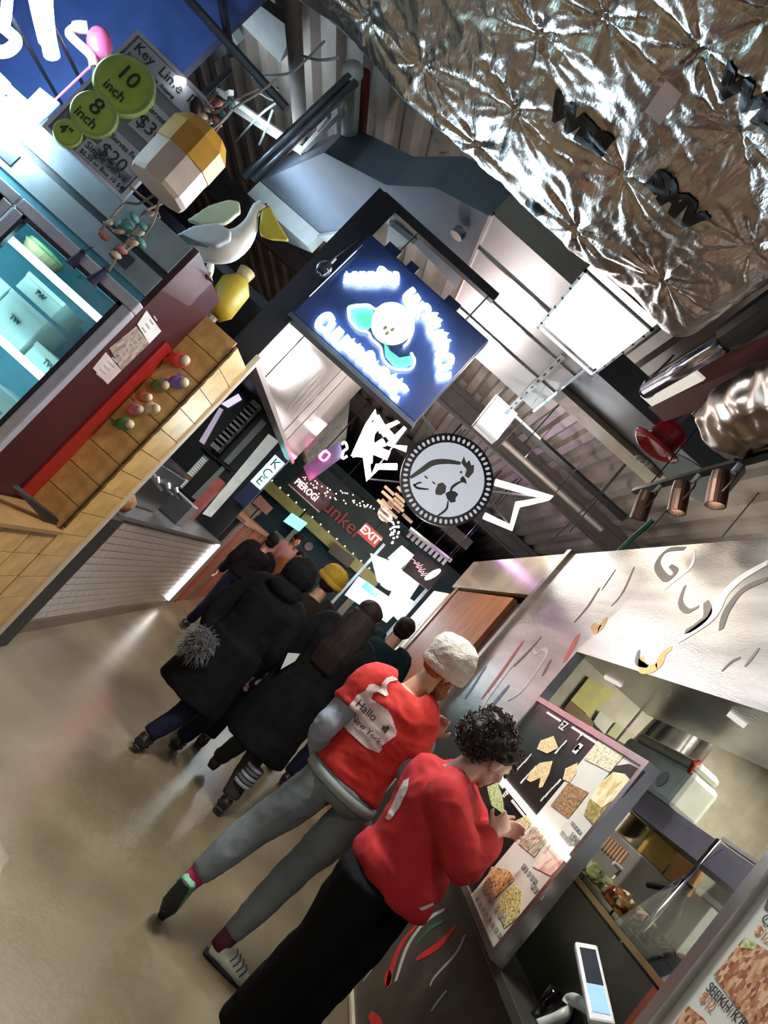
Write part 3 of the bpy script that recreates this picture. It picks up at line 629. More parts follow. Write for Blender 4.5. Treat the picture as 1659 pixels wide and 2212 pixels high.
for a, b in (((-.005, -.005), (KW + .005, .012)), ((-.005, KH - .012), (KW + .005, KH + .005)), ((-.005, .012), (.012, KH - .012)), ((KW - .012, .012), (KW + .005, KH - .012))):
    MB().box((a[0], a[1], -.03), (b[0], b[1], .012), KF).build('frame_bar', SF, ks)
LIME = M('lime_disc', (.52, .72, .10), .4, var=.15, scale=12); LIMD = M('lime_rim', (.44, .64, .20), .4)
for (px, py, r_, s1, s2, fs) in ((270, 190, 66, '10', 'inch', .085), (205, 252, 50, '8', 'inch', .085), (148, 292, 30, '4"', '', .05)):
    c = kp(px, py); rr = r_ * 3.12 / FPX * 1.02; o = KF.p(c[0], c[1], .0)
    d_ = MB().lathe([(rr, 0), (rr, .022), (rr * .93, .03), (rr * .8, .026)], o, KF.ez, 32).build('disc', LIMD, ks, smooth=False, label='round lime green size disc')
    MB().lathe([(rr * .8, .02), (rr * .8, .027)], o, KF.ez, 32).build('disc_face', LIME, d_)
    text(s1, 'size_number', KF, c[0] - .01, c[1] + (rr * .28 if s2 else 0), fs * (1.15 if len(s1) > 1 and s2 else 1.2), INK, d_, .03, align='CENTER')
    if s2: text(s2, 'size_word', KF, c[0] - .01, c[1] - rr * .38, fs * .72, INK, d_, .03, align='CENTER')
CARD = M('price_card', (.55, .62, .74), .5)
def pcard(x0, y0, x1, y1, rows):
    """price card from sign coordinates, rows of (text, size, y fraction)"""
    cd = MB().box((x0, y0, .0), (x1, y1, .006), KF).build('price_card', CARD, ks)
    for s, sz, fy in rows: text(s, 'price_text', KF, x0 + .012, y0 + (y1 - y0) * fy, sz, INK, cd, .006)
a = kp(290, 110); pcard(a[0] - .02, KH - .118, KW - .015, KH - .015, [('Key  Lime  Pie', .062, .66), ('Fresh Baked  Free  Shipping', .022, .18)])
a = kp(322, 262); pcard(a[0] - .05, a[1] - .075, KW - .015, a[1] + .075, [('Serves Eight', .034, .78), ('$30', .085, .34)])
a = kp(245, 320); pcard(a[0] - .05, a[1] - .095, KW - .02, a[1] + .065, [('Serves Four', .034, .8), ('$20', .085, .38)])
a = kp(170, 335); pcard(a[0] - .02, .015, KW - .03, .10, [('Single Serve', .044, .66), ('$5.50 or Box 10 $45', .028, .22)])
# white card and flamingo beside the sign
wc = at(80, 235, Y=3.22); tag(MB().prism([(at(*p, Y=3.22).x, at(*p, Y=3.22).z) for p in ((88, 192), (130, 225), (85, 270), (42, 240))], 0, .01, Fr((0, 3.22, 0), (1, 0, 0), (0, 0, 1))).build('blank_card', M('card_white', (.75, .85, .85), .5)), 'plain white card propped left of the price sign', 'card')
fl = thing('flamingo', 'pink plastic flamingo with its neck bent behind the price sign', 'flamingo', at(225, 115, Y=3.45))
PK = M('flamingo_pink', (.75, .12, .28), .35)
MB().ell(at(215, 95, Y=3.45), .085, .06, .06, (V((.75, 0, -.66)), V((0, 1, 0)), V((.66, 0, .75)))).build('body', PK, fl, smooth=True)
MB().tube(bez([at(190, 60, Y=3.45), at(165, 60, Y=3.44), at(150, 72, Y=3.43), at(165, 90, Y=3.42), at(196, 120, Y=3.42), at(203, 145, Y=3.42)]), [.03] * 10 + [.022] * 31, 10).build('neck', M('flamingo_pale', (.8, .5, .6), .35), fl, smooth=True)
MB().tube([at(203, 145, Y=3.42), at(200, 162, Y=3.41)], [.018, .004]).build('beak', BLACK, fl)
MB().tube([at(225, 115, Y=3.45), V((at(225, 115, Y=3.45).x, 3.45, 2.30))], .006).build('leg', PK, fl)
# ------------------------------------------------------------ neon lettering of the pie shop, board behind
nb = thing('neon_sign', 'big white blue neon script lettering on a dark blue board, top left', 'neon sign', at(60, 100, Y=3.6))
NP = [at(*p, Y=3.75) for p in ((-330, -60), (330, 480))]
MB().box((-4.6, 3.86, 2.30), (-2.42, 3.92, 4.3)).build('board', M('neon_board', (.05, .09, .28), .4), nb)
NEON = M('neon_cyan', (.8, .97, 1), .3, emit=44, ecol=(.62, .88, 1.0), light=True)
for pts, r_ in (([(95, -60), (98, 20), (104, 80), (112, 120)], .042), ([(70, -40), (85, 30), (100, 90)], .04), ([(20, -60), (14, 20), (8, 60)], .028), ([(-20, 40), (20, 70), (35, 90), (15, 110), (-20, 112)], .03),
                ([(-30, 150), (-5, 175), (10, 190)], .04), ([(-60, 230), (-20, 255), (10, 265), (30, 290)], .05), ([(-70, 120), (-40, 180), (-60, 240)], .04)):
    MB().tube(bez([at(a, b, Y=3.12) for a, b in pts]), r_ * .82, 10).build('letter_tube', NEON, nb, smooth=True)
for a in ((96, 20), (15, 20), (-10, 172)):
    q = at(*a, Y=3.12); MB().tube([q, V((q.x, 3.87, q.z))], .01, 5).build('standoff', BLACK, nb)
# ------------------------------------------------------------ buoy
by = thing('fishing_buoy', 'yellow and pinkish white fishing buoy hanging before the price sign', 'buoy', at(390, 350, Y=3.0))
b0, b1 = at(338, 408, Y=3.0), at(446, 290, Y=3.0); bx_ = (b1 - b0); bl = bx_.length
def oct_(prof, name, m_): MB().lathe([(r, h * bl) for r, h in prof], b0, bx_, 10).build(name, m_, by)
oct_([(.128, .0), (.138, .06), (.138, .50)], 'lower_half', M('buoy_white', (.72, .60, .54), .45))
oct_([(.142, .50), (.142, .84), (.10, 1.02), (.035, 1.03)], 'upper_half', M('buoy_yellow', (.72, .40, .05), .45))
MB().tube(bez([b1, at(478, 262, Y=3.0), at(500, 235, Y=3.05)]), .006).build('rope', M('rope_grey', (.25, .24, .25), .8), by)
# netting with shells and a dark float
nt_ = thing('fishing_net', 'draped fishing net with shells round the buoy and header', 'net', at(430, 230, Y=3.2))
NETM = M('net_twine', (.30, .24, .20), .9); rnd = random.Random(3)
paths = [[(560, 190), (510, 215), (470, 225), (450, 250), (470, 270), (500, 240)], [(470, 200), (440, 230), (455, 260), (430, 290)], [(350, 440), (310, 460), (290, 500), (262, 540), (235, 585)], [(335, 420), (300, 440), (270, 440), (240, 470), (215, 500)],
         [(345, 430), (330, 480), (300, 520), (268, 545)], [(500, 215), (470, 240), (440, 245)], [(280, 400), (300, 420), (330, 445), (345, 470)], [(225, 480), (250, 500), (280, 505), (310, 520)], [(600, 170), (560, 200), (500, 240), (455, 300)]]
for pp in paths: MB().tube(bez([at(a, b, Y=3.14 + rnd.uniform(-.05, .05)) for a, b in pp]), .006, 5).build('strand', NETM, nt_)
SHC = [M('shell_tan', (.5, .4, .3), .6), M('shell_rose', (.45, .15, .14), .6), M('shell_teal', (.10, .30, .32), .6), M('shell_cream', (.6, .55, .48), .6)]
SHP = [(450, 235), (468, 222), (480, 245), (455, 262), (437, 250), (470, 262), (500, 222), (240, 480), (258, 500), (272, 488), (290, 470), (300, 505), (285, 525), (262, 540), (310, 490), (325, 462), (250, 550), (225, 510), (305, 525)]
for k, (a, b) in enumerate(SHP):
    c = at(a, b, Y=3.13 + rnd.uniform(-.04, .03)); e = V((rnd.gauss(0, 1), rnd.gauss(0, 1), rnd.gauss(0, 1))).normalized(); f_ = e.orthogonal().normalized()
    MB().ell(c, .018, .03, .012, (e, f_, e.cross(f_)), 8, 5).build('shell', SHC[k % 4], nt_, smooth=True)
c = at(272, 490, Y=3.12); MB().ell(c, .035, .03, .035).build('shell', SHC[2], nt_, smooth=True)
c = at(425, 235, Y=3.1); MB().ell(c, .05, .05, .03, (V((.7, 0, -.7)), V((0, 1, 0)), V((.7, 0, .7)))).build('float', M('float_dark', (.03, .015, .02), .5), nt_, smooth=True)
# clear bulb spot lit white
tag(MB().lathe([(.010, 0), (.018, .02), (.022, .04), (.018, .05), (.001, .052)], at(402, 175, Y=3.1), (-.6, -.2, -.8), 8).build('white_spot', M('spot_glow', (1, 1, 1), .3, emit=2.5), smooth=True), 'small bright white spot lamp over the price sign', 'lamp')
# ------------------------------------------------------------ pelican
pl = thing('pelican_statue', 'white wooden pelican with a yellow bill perched above the tiled pillar', 'pelican', at(405, 560, Y=3.45))
PWH = M('pelican_white', (.74, .74, .72), .45, var=.06); PBL = M('pelican_blue', (.52, .62, .72), .45); PYL = M('pelican_bill', (.62, .50, .06), .45); PDK = M('pelican_dark', (.06, .08, .10), .5)
def pp(a, b, y=3.45): return at(a, b, Y=y)
mbp = MB()
mbp.tube(bez([pp(352, 520), pp(388, 528), pp(430, 530), pp(478, 534), pp(515, 520), pp(538, 492), pp(548, 462), pp(556, 448), pp(572, 440)], 6), [.008 + .0 * i for i in range(1)] + [min(.012 + .006 * i, .078) if i < 20 else max(.078 - .0035 * (i - 20), .026) for i in range(1, 49)], 14)
mbp.ell(pp(566, 446), .032, .028, .032)
link('body', baked(mbp, .010, 5, 'body'), PWH, pl, smooth=True)
for s, m_ in ((-1, PBL), (1, M('pelican_green', (.50, .52, .34), .45))):
    W_ = [(372, 515), (420, 490), (470, 484), (500, 500), (498, 520), (470, 534), (430, 528)] if s < 0 else [(405, 478), (450, 448), (495, 434), (518, 438), (520, 460), (490, 484), (440, 490)]
    yy = 3.36 if s < 0 else 3.53
    mw = MB().prism([(at(a, b, Y=yy).x, at(a, b, Y=yy).z) for a, b in W_], -.02, .02, Fr((0, yy, 0), (1, 0, 0), (0, 0, 1)))
    link('wing', baked(mw, .008, 4, 'wing'), m_, pl, smooth=True)
MB().prism([(at(a, b, Y=3.335).x, at(a, b, Y=3.335).z) for a, b in ((365, 512), (395, 508), (450, 534), (420, 530), (370, 524))], -.004, .006, Fr((0, 3.335, 0), (1, 0, 0), (0, 0, 1))).build('wing_tip', PDK, pl)
mw = MB(); bb = [(566, 452), (560, 490), (562, 508), (585, 517), (624, 520), (600, 480), (582, 444)]
mw.prism([(at(a, b, Y=3.45).x, at(a, b, Y=3.45).z) for a, b in bb], -.018, .018, Fr((0, 3.45, 0), (1, 0, 0), (0, 0, 1)))
link('bill', baked(mw, .007, 3, 'bill'), PYL, pl, smooth=True)
MB().ell(pp(575, 441, 3.425), .006, .006, .006).build('eye', BLACK, pl)
for a in ((402, 540), (412, 552)): MB().tube([pp(a[0], a[1]), pp(a[0] - 14, a[1] + 14)], .008).build('leg', PYL, pl)
# piling the pelican stands on
pg = tag(MB().tube([V((-1.40, 3.50, 2.3)), V((-1.40, 3.50, 2.31)), pp(398, 566)], [.04, .02, .016], 10).build('perch_post', M('perch_wood', (.3, .24, .15), .7)), 'short wooden perch under the pelican feet', 'perch')
# shells and yellow crate on the pillar top
yt = thing('yellow_float', 'bright yellow float lying on top of the tiled pillar', 'float', V((-1.3, 3.95, 2.17)))
c0, c1 = at(462, 682, Y=3.95), at(520, 605, Y=4.0)
MB().tube([c0, c0.lerp(c1, .2), c0.lerp(c1, .8), c1], [.05, .085, .09, .05], 14).build('body', M('float_yellow', (.42, .28, .02), .5), yt, smooth=True)
MB().tube([c1, c1 + (c1 - c0) * .25], [.04, .05], 12).build('cap', M('float_tan', (.42, .30, .14), .5), yt, smooth=True)
MB().tube([c0, V((c0.x, c0.y, 2.16))], .03).build('stem', NETM, yt)
for k, (a, b) in enumerate(((452, 585), (438, 600))):
    c = at(a, b, Y=3.6); tag(MB().ell(c, .022, .03, .055, (V((.75, 0, .66)), V((0, 1, 0)), V((-.5, 0, .85)))).build('oyster_shell', M('oyster', (.6, .52, .5), .5), smooth=True), ['long pale oyster shell hanging under the pelican breast', 'smaller grey oyster shell behind the long one'][k], 'shell')
# ------------------------------------------------------------ fish toys on the tiles
FISH = [((385, 778), 20, (.75, .10, .06), 'red and white toy fish at the top of the tiled pillar'), ((385, 826), 18, (.20, .16, .55), 'violet toy fish below the red one on the pillar'), ((346, 832), 16, (.12, .32, .12), 'green leafy toy fish left of the violet one'),
        ((312, 858), 14, (.65, .22, .14), 'small orange toy fish left of the white striped one'), ((326, 882), 16, (.70, .66, .45), 'cream striped toy fish low on the pillar'), ((292, 884), 15, (.65, .20, .28), 'pink toy fish near the green tuft'), ((268, 916), 17, (.05, .28, .08), 'dark green tufted toy fish lowest on the pillar')]
for (c, r_, col, lb) in FISH:
    o = at(*c, Y=3.80); s = r_ * 3.8 / FPX; t = thing('toy_fish', lb, 'toy fish', o, 'toy fish fixed to the tiles'); ff = front(o)
    m_ = M('fish_' + lb[:9], col, .35, var=.35, scale=30); dx, dy = (.8, .6)
    MB().ell(o, s * 1.25, s * .5, s * .85, (V((dx, 0, dy)), V((0, 1, 0)), V((-dy, 0, dx))), 14, 9).build('body', m_, t, smooth=True)
    MB().ell(o + V((dx * s * .75, -.01, dy * s * .75)), s * .6, s * .45, s * .6).build('head', M('fish_face', (.72, .62, .45), .4), t, smooth=True)
    MB().ell(o + V((dx * s * .9, -s * .42, dy * s * .9)), s * .16, s * .1, s * .16).build('eye', BLACK, t)
    MB().prism([(-dx * s * .9, -dy * s * .9), (-dx * s * 1.9 - .2 * s, -dy * s * 1.1), (-dx * s * 1.2, -dy * s * 2.0)], -s * .12, s * .12, ff).build('tail', m_, t)
    MB().prism([(-dy * s * .6, dx * s * .7), (-dy * s * 1.2 - s * .3, dx * s * 1.1), (s * .3, dx * s * 1.0)], -s * .08, s * .08, ff).build('fin', m_, t)
# ============================================================ overhead: foil-wrapped duct
FOIL = M('foil_wrap', (.50, .445, .40), .30, 1., .22, 3., .22, 38, stretch=(1.6, .6, 1))
fd = thing('foil_duct', 'huge crinkled silver foil wrapped duct filling the upper right', 'duct', (-.6, 2.3, 3.3))
PINS = [at(a, b, Z=3.3) for a, b in ((1150, 95), (1490, 130), (1330, 400), (1105, 250), (1010, 330), (1600, 560), (1290, 60), (1560, 330), (900, 150), (1240, 500), (1420, 620), (780, 60), (1650, 60))]
def crumple(c):
    ps = 0.
    for i, p in enumerate(PINS):
        dx, dy = c.x - p.x, c.y - p.y; d2 = dx * dx + dy * dy
        if d2 < .6:
            d = math.sqrt(d2); th = math.atan2(dy, dx); e = math.exp(-d / .20)
            ps += e * (.020 * abs(math.sin(th * 3.5 + i)) + .010 * abs(math.sin(th * 8 + i * 2.))) - .045 * math.exp(-d / .10)
    a = noise.noise(c * 1.7 + V((3, 1, 0))); q = c * 5.5
    rid = 1 - abs(noise.noise(q)) * 2.2; rid2 = 1 - abs(noise.noise(c * 12 + V((9, 2, 4)))) * 2.2
    pin = noise.noise(c * 3.1 + V((5, 5, 5)))
    fine = 1 - abs(noise.noise(V((c.x * 26, c.y * 14, 3)))) * 2.2
    return .05 * a + .006 * max(rid, -.3) + .005 * max(rid2, -.3) + .0012 * max(fine, -.3) + .022 * pin + ps
gx, gy = 230, 220; x0, x1, y0, y1 = -1.85, .46, .9, 3.10; vs = []; fs = []
for i in range(gx + 1):
    for j in range(gy + 1):
        x = x0 + (x1 - x0) * i / gx; y = y0 + (y1 - y0) * j / gy
        e = min(1, (y1 - y) / .22); edge = .22 * (1 - math.sqrt(max(0, 1 - (1 - e) ** 2)))
        e2 = min(1, (x1 - x) / .12); edge += .12 * (1 - math.sqrt(max(0, 1 - (1 - e2) ** 2)))
        z = 3.34 + edge - crumple(V((x, y, 0)))
        vs.append((x, y, z)); 
for i in range(gx):
    for j in range(gy):
        a = i * (gy + 1) + j; fs.append((a, a + gy + 1, a + gy + 2, a + 1))
# far side and end, rising to the deck
n0 = len(vs)
def side(idx, out):
    top = []
    for k in idx:
        x, y, z = vs[k]; vs.append((x + out[0], y + out[1], 4.3)); top.append(len(vs) - 1)
    for k in range(len(idx) - 1): fs.append((idx[k], idx[k + 1], top[k + 1], top[k]))
side([i * (gy + 1) + gy for i in range(gx + 1)], (0, .02)); side([gx * (gy + 1) + j for j in range(gy + 1)], (.02, 0)); side([j for j in range(gy + 1)], (-.02, 0))
mb = MB(); mb.add(vs, fs); link('wrap', mb.mesh('wrap'), FOIL, fd, smooth=True)
def foilz(x, y): return 3.34 - crumple(V((x, y, 0))) - .005
def foiltext(s, px, py, size, ang=0):
    q = at(px, py, Z=3.30)
    cu = text(s, 'stencil_mark', WORLD, 0, 0, size, M('stencil_black', (.012, .012, .014), .6), fd, 0, .0005, bold=.010)
    c, sn = math.cos(ang), math.sin(ang)
    bmm = bmesh.new(); bmm.from_mesh(cu.data); bmesh.ops.triangulate(bmm, faces=bmm.faces)
    bmesh.ops.subdivide_edges(bmm, edges=bmm.edges, cuts=4, use_grid_fill=True); bmm.to_mesh(cu.data); bmm.free()
    for v in cu.data.vertices:
        x = q.x + v.co.x * c - v.co.y * sn; y = q.y - (v.co.x * sn + v.co.y * c)
        v.co = V((x, y, foilz(x, y) - v.co.z))
foiltext('WES', 1180, 240, .12); foiltext('SMV', 1395, 398, .12); foiltext('WEST', 1545, 180, .13); foiltext('SW', 1135, 440, .05)
sp = at(1440, 215, Z=3.28); MB().box((sp.x - .03, sp.y - .08, 3.255), (sp.x + .03, sp.y + .06, 3.262)).build('tape_patch', M('tape_pink', (.8, .6, .55), .3), fd)
# second foil duct at the right edge
link_ = baked(MB().tube([at(1585, 915, Z=3.6), at(1790, 815, Z=3.6)], .2, 14), .02, 2, 'wrap', lambda c: .03 * noise.noise(c * 9))
tag(link('flex_duct', link_, M('foil_warm', (.5, .38, .30), .3, 1.), smooth=True), 'short flexible foil duct at the right edge beside the red beam', 'duct')
# red beam with pale light strip, chrome pipe
bm_ = thing('red_beam', 'dark red steel beam with a pale strip running towards the foil duct', 'beam', at(1530, 830, Z=3.7))
RB = M('beam_red', (.16, .03, .025), .5)
q0, q1 = at(1400, 880, Z=3.8), at(1720, 745, Z=3.8)
d = (q1 - q0); sx_ = V((.14, 0, 0))
MB().hexa([q0, q0 + sx_, q1, q1 + sx_, q0 + V((0, 0, .25)), q0 + sx_ + V((0, 0, .25)), q1 + V((0, 0, .25)), q1 + sx_ + V((0, 0, .25))]).build('web', RB, bm_)
l0, l1 = at(1408, 878, Z=3.79), at(1520, 822, Z=3.79)
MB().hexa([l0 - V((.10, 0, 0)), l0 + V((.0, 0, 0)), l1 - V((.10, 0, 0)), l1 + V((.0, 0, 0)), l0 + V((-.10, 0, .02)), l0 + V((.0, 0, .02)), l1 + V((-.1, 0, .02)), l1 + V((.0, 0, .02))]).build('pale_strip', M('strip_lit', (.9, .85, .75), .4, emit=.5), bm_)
pi_ = thing('chrome_pipe', 'open chrome pipe with a wire loop under the foil duct end', 'pipe', at(1440, 800, Z=3.6))
p0, p1 = at(1400, 840, Z=3.6), at(1560, 745, Z=3.6)
MB().tube([p0, p1], .045, 16).build('tube', M('pipe_chrome', (.5, .5, .6), .2, 1.), pi_, smooth=True)
MB().tube(bez([at(1395, 822, Z=3.6), at(1384, 845, Z=3.6), at(1395, 858, Z=3.6), at(1412, 850, Z=3.6), at(1408, 825, Z=3.6), at(1395, 822, Z=3.6)]), .008, 6).build('loop', BLACK, pi_)
MB().tube([at(1402, 822, Z=3.6), at(1455, 768, Z=4.0)], .008, 6).build('hanger', CHROME, pi_)
tag(MB().tube([p1 + V((0, 0, .06)), at(1700, 640, Z=3.7)], .07, 12).build('dark_pipe', M('pipe_dark', (.04, .04, .05), .5)), 'thick dark pipe continuing the chrome pipe to the right edge', 'pipe')
# LED panel lamp
pn = thing('panel_lamp', 'blown out square white panel lamp hanging below the foil duct', 'lamp', (.12, 3.6, 3.42))
zl = 3.40; cs = [at(*p, Z=zl) for p in ((1290, 578), (1396, 712), (1282, 794), (1172, 702))]
x0_, x1_ = (cs[0].x + cs[3].x) / 2, (cs[1].x + cs[2].x) / 2; y0_, y1_ = (cs[2].y + cs[3].y) / 2, (cs[0].y + cs[1].y) / 2
MB().box((x0_, y1_, zl), (x1_, y0_, zl + .02)).build('diffuser', M('panel_white_light', (1, 1, 1), .4, emit=14, light=False), pn)
MB().box((x0_ - .02, y1_ - .02, zl + .02), (x1_ + .02, y0_ + .02, zl + .07)).build('housing', WHITE, pn)
for a, b in (((x0_ - .025, y1_ - .02), (x0_ - .012, y0_ + .02)), ((x1_ + .012, y1_ - .02), (x1_ + .025, y0_ + .02)), ((x0_ - .025, y0_ + .008), (x1_ + .025, y0_ + .02)), ((x0_ - .025, y1_ - .02), (x1_ + .025, y1_ - .008))):
    MB().box((a[0], a[1], zl - .03), (b[0], b[1], zl - .015)).build('guard_bar', M('guard_lit', (.85, .83, .78), .4), pn)
for k in range(6):
    yy = y1_ + (y0_ - y1_) * (k + .5) / 6
    for xx in (x0_ - .02, x1_ + .02): MB().box((xx - .006, yy - .01, zl - .03), (xx + .006, yy + .01, zl + .04)).build('guard_rung', M('guard_lit'), pn)
for xx in (x0_, x1_): MB().tube([V((xx, (y0_ + y1_) / 2, zl + .07)), V((xx, (y0_ + y1_) / 2, 4.62))], .004, 5).build('hanger', CHROME, pn)
area('panel_lamp_light', ((x0_ + x1_) / 2, (y0_ + y1_) / 2, zl - .035), ((x0_ + x1_) / 2, (y0_ + y1_) / 2, 0), x1_ - x0_, 52, (1, .95, .87), y0_ - y1_)
# galvanised air box
ab = thing('air_box', 'large galvanised air box with bright seams beside the panel lamp', 'air box', (-.2, 5.4, 3.9))
MB().box((-.75, 4.30, 3.92), (.36, 6.4, 4.35)).build('casing', M('box_galv', (.46, .45, .43), .40, .85, .12, 2.), ab)
for y in (4.75, 5.25, 5.75): MB().box((-.76, y, 3.908), (.37, y + .015, 3.922)).build('seam', CHROME, ab)
for x in (-.76, .345): MB().box((x, 4.3, 3.905), (x + .02, 6.4, 3.94)).build('flange', CHROME, ab)
for xx, yy in ((-.7, 4.4), (.3, 6.3)): MB().tube([V((xx, yy, 4.35)), V((xx, yy, 4.64))], .006, 5).build('hanger_rod', CHROME, ab)
an = thing('slotted_angle', 'perforated steel angle strut crossing under the air box', 'strut', at(1150, 820, Z=3.86))
s0, s1 = at(1212, 765, Z=3.88), at(1088, 892, Z=3.88)
MB().hexa([s0, s0 + V((.04, 0, 0)), s1, s1 + V((.04, 0, 0)), s0 + V((0, 0, .01)), s0 + V((.04, 0, .01)), s1 + V((0, 0, .01)), s1 + V((.04, 0, .01))]).build('angle', GALV, an)
for k in range(9):
    q = s0.lerp(s1, .06 + .1 * k); MB().box((q.x + .012, q.y - .03, q.z - .002), (q.x + .028, q.y + .03, q.z)).build('slot', BLACK, an)
# blue grey duct to the left with a white side
gd = thing('grey_duct', 'wide dark blue grey duct above the blue neon sign', 'duct', (-1.6, 5.6, 4.0))
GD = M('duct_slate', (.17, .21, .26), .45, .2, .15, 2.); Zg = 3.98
P_ = [V((min(q.x, -.765), q.y, q.z)) for q in (at(*p, Z=Zg) for p in ((700, 330), (835, 400), (940, 405), (1062, 470), (1005, 640), (850, 480), (690, 505), (560, 392)))]
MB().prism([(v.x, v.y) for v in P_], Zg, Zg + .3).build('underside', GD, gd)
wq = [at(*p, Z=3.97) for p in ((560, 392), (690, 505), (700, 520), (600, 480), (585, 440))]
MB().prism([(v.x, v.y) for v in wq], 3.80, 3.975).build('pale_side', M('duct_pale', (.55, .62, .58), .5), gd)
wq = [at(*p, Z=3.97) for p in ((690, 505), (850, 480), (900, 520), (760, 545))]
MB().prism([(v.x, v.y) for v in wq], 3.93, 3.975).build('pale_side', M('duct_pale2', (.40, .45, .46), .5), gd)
MB().lathe([(.05, 0), (.05, .05)], at(985, 510, Z=3.9), (0, 0, 1), 14).build('sprinkler_cap', CHROME, gd)
for a in ((720, 360), (900, 430)):
    q = at(*a, Z=Zg + .3); MB().tube([q, V((q.x, q.y, 4.66))], .008, 5).build('hanger_rod', CHROME, gd)
# round ended duct on the right
rd = thing('branch_duct', 'slim branch duct with a rounded teal grey end right of the panel lamp', 'duct', at(1350, 900, Z=4.1))
D0, D1 = at(1235, 790, Z=4.05), at(1480, 1035, Z=4.05); yy0 = (D0.y + D1.y) / 2
MB().box((D0.x, yy0 - .28, 4.05), (D1.x, yy0 + .30, 4.3)).build('casing', M('duct_blue', (.16, .18, .21), .4, .4), rd)
MB().box((D0.x, yy0 + .30, 4.0), (D1.x - .1, yy0 + .56, 4.3)).build('pale_casing', M('duct_beige', (.55, .50, .38), .5), rd)
e_ = at(1490, 1030, Z=4.0); MB().lathe([(.30, 0), (.30, .28)], (D1.x, yy0 + .02, 4.045), (0, 0, 1), 24).build('round_end', M('duct_teal', (.12, .16, .17), .5), rd)
for x in (D0.x + .2, D1.x - .3): MB().tube([V((x, yy0, 4.3)), V((x, yy0, 4.64))], .006, 5).build('hanger_rod', CHROME, rd)
# pipes running with the ribs, top middle
def pipe(name, label, a, b, Z, r, mat, group=None):
    return tag(MB().tube([at(*a, Z=Z), at(*b, Z=Z)], r, 12).build(name, mat, smooth=True), label, 'pipe', group)
pipe('white_pipe', 'thick white pipe next to the dark red pipe', (752, 415), (762, 150), 4.25, .075, M('pipe_white', (.66, .68, .62), .5))
pipe('white_pipe', 'thinner white pipe left of the thick white one', (732, 385), (738, 215), 4.3, .05, M('pipe_white'))
pipe('sprinkler_main', 'dark red sprinkler pipe right of the white pipes', (772, 390), (785, 160), 4.3, .05, M('pipe_red', (.14, .012, .015), .5))
pipe('beige_pipe', 'wide beige conduit at the top edge left of the foil', (650, 300), (628, -40), 4.2, .06, M('pipe_beige', (.45, .38, .33), .5))
for k, (a, b) in enumerate((((525, 385), (755, 165)), ((545, 392), (768, 178)))):
    A = at(*a, Y=4.75); B = at(*b, Y=4.75)
    tag(MB().tube([A, B], .03, 12).build('vertical_conduit', M('conduit_grey', (.35, .38, .45), .3, .8), smooth=True), ['left of two tall grey conduits rising beside the buoy', 'right of two tall grey conduits rising beside the buoy'][k], 'conduit', 'pair of grey conduits')
fr_ = thing('cable_tray', 'white framed cable tray with loose cables above the pelican', 'cable tray', at(640, 300, Z=4.3))
CT = M('tray_white', (.50, .50, .45), .5)
for pts in ([(470, 195), (660, 325)], [(490, 205), (500, 200)], [(690, 280), (712, 250)], [(655, 325), (735, 240)], [(500, 230), (655, 330)]):
    MB().tube([at(*p, Z=4.15) for p in pts], .03, 4).build('bar', CT, fr_)
for pts in ([(510, 305), (560, 250), (600, 220)], [(560, 312), (570, 290), (590, 235)], [(545, 165), (620, 160), (660, 130), (700, 90)], [(650, 120), (690, 130), (730, 125)], [(560, 200), (590, 215), (600, 190)]):
    MB().tube(bez([at(*p, Z=4.1) for p in pts]), .010, 6).build('cable', M('cable_pale', (.42, .50, .48), .5), fr_)
# dark bars of the pie shop frame, top left
tb_ = thing('track_bar', 'long black track bar crossing the top left above the price sign', 'bar', at(450, 120, Y=3.6))
MB().tube([at(355, -60, Y=3.7), at(620, 235, Y=3.7)], .025, 8).build('rail', BLACK, tb_)
MB().tube([at(470, -40, Y=3.7), at(500, 120, Y=3.75)], .022, 8).build('hanger', BLACK, tb_)
MB().tube([at(497, 152, Y=3.7), at(440, 205, Y=3.6)], .016, 8).build('drop', BLACK, tb_)
for k, (a, b, c, d2) in enumerate((((500, 20), (610, 130), (640, 60), (560, 0)), ((400, 40), (470, 130), (520, 90), (450, -20)))):
    q = [at(*p, Z=4.45) for p in (a, b, c, d2)]
    tag(MB().prism([(v.x, v.y) for v in q], 4.42, 4.5).build('roof_board', M('board_slate', (.16, .18, .17), .6)), ['grey green roof board above the loose cables', 'grey roof board behind the black track bar'][k], 'board')
# slim wires and hangers in the right roof
WR = M('wire_dark', (.05, .05, .05), .6)
wires = [((1400, 1150), (1500, 1030)), ((1230, 1150), (1330, 1030)), ((1190, 1170), (1300, 1060)), ((1560, 1160), (1659, 1040)), ((1130, 960), (1215, 865))]
wl = ['thin wire hanging over the steel fascia left of the spots', 'thin wire dropping right of the star neon', 'second thin wire beside the star neon', 'thin wire at the right edge above the fascia', 'thin wire by the perforated strut']
for k, (a, b) in enumerate(wires):
    q = at(*b, Y=6.3); tag(MB().tube([at(*a, Y=6.5), q, V((q.x, q.y, 4.66))], .006, 5).build('hanging_wire', WR), wl[k], 'wire', 'thin wires under the roof')
cb = thing('conduit_bar', 'long pale conduit bar crossing the roof ribs right of the hen sign', 'conduit', at(1200, 1050, Z=4.2))
MB().tube([at(1088, 955, Z=4.1), at(1300, 1145, Z=4.1)], .035, 8).build('bar', M('bar_pale', (.40, .36, .32), .5, .3), cb)
for t_ in (.2, .8):
    q = at(1088, 955, Z=4.1).lerp(at(1300, 1145, Z=4.1), t_); MB().tube([q, V((q.x, q.y, 4.64))], .006, 5).build('hanger_rod', CHROME, cb)
cb = thing('conduit_bar', 'dark cable ladder crossing the roof ribs above the red hat', 'conduit', at(1250, 1000, Z=4.2))
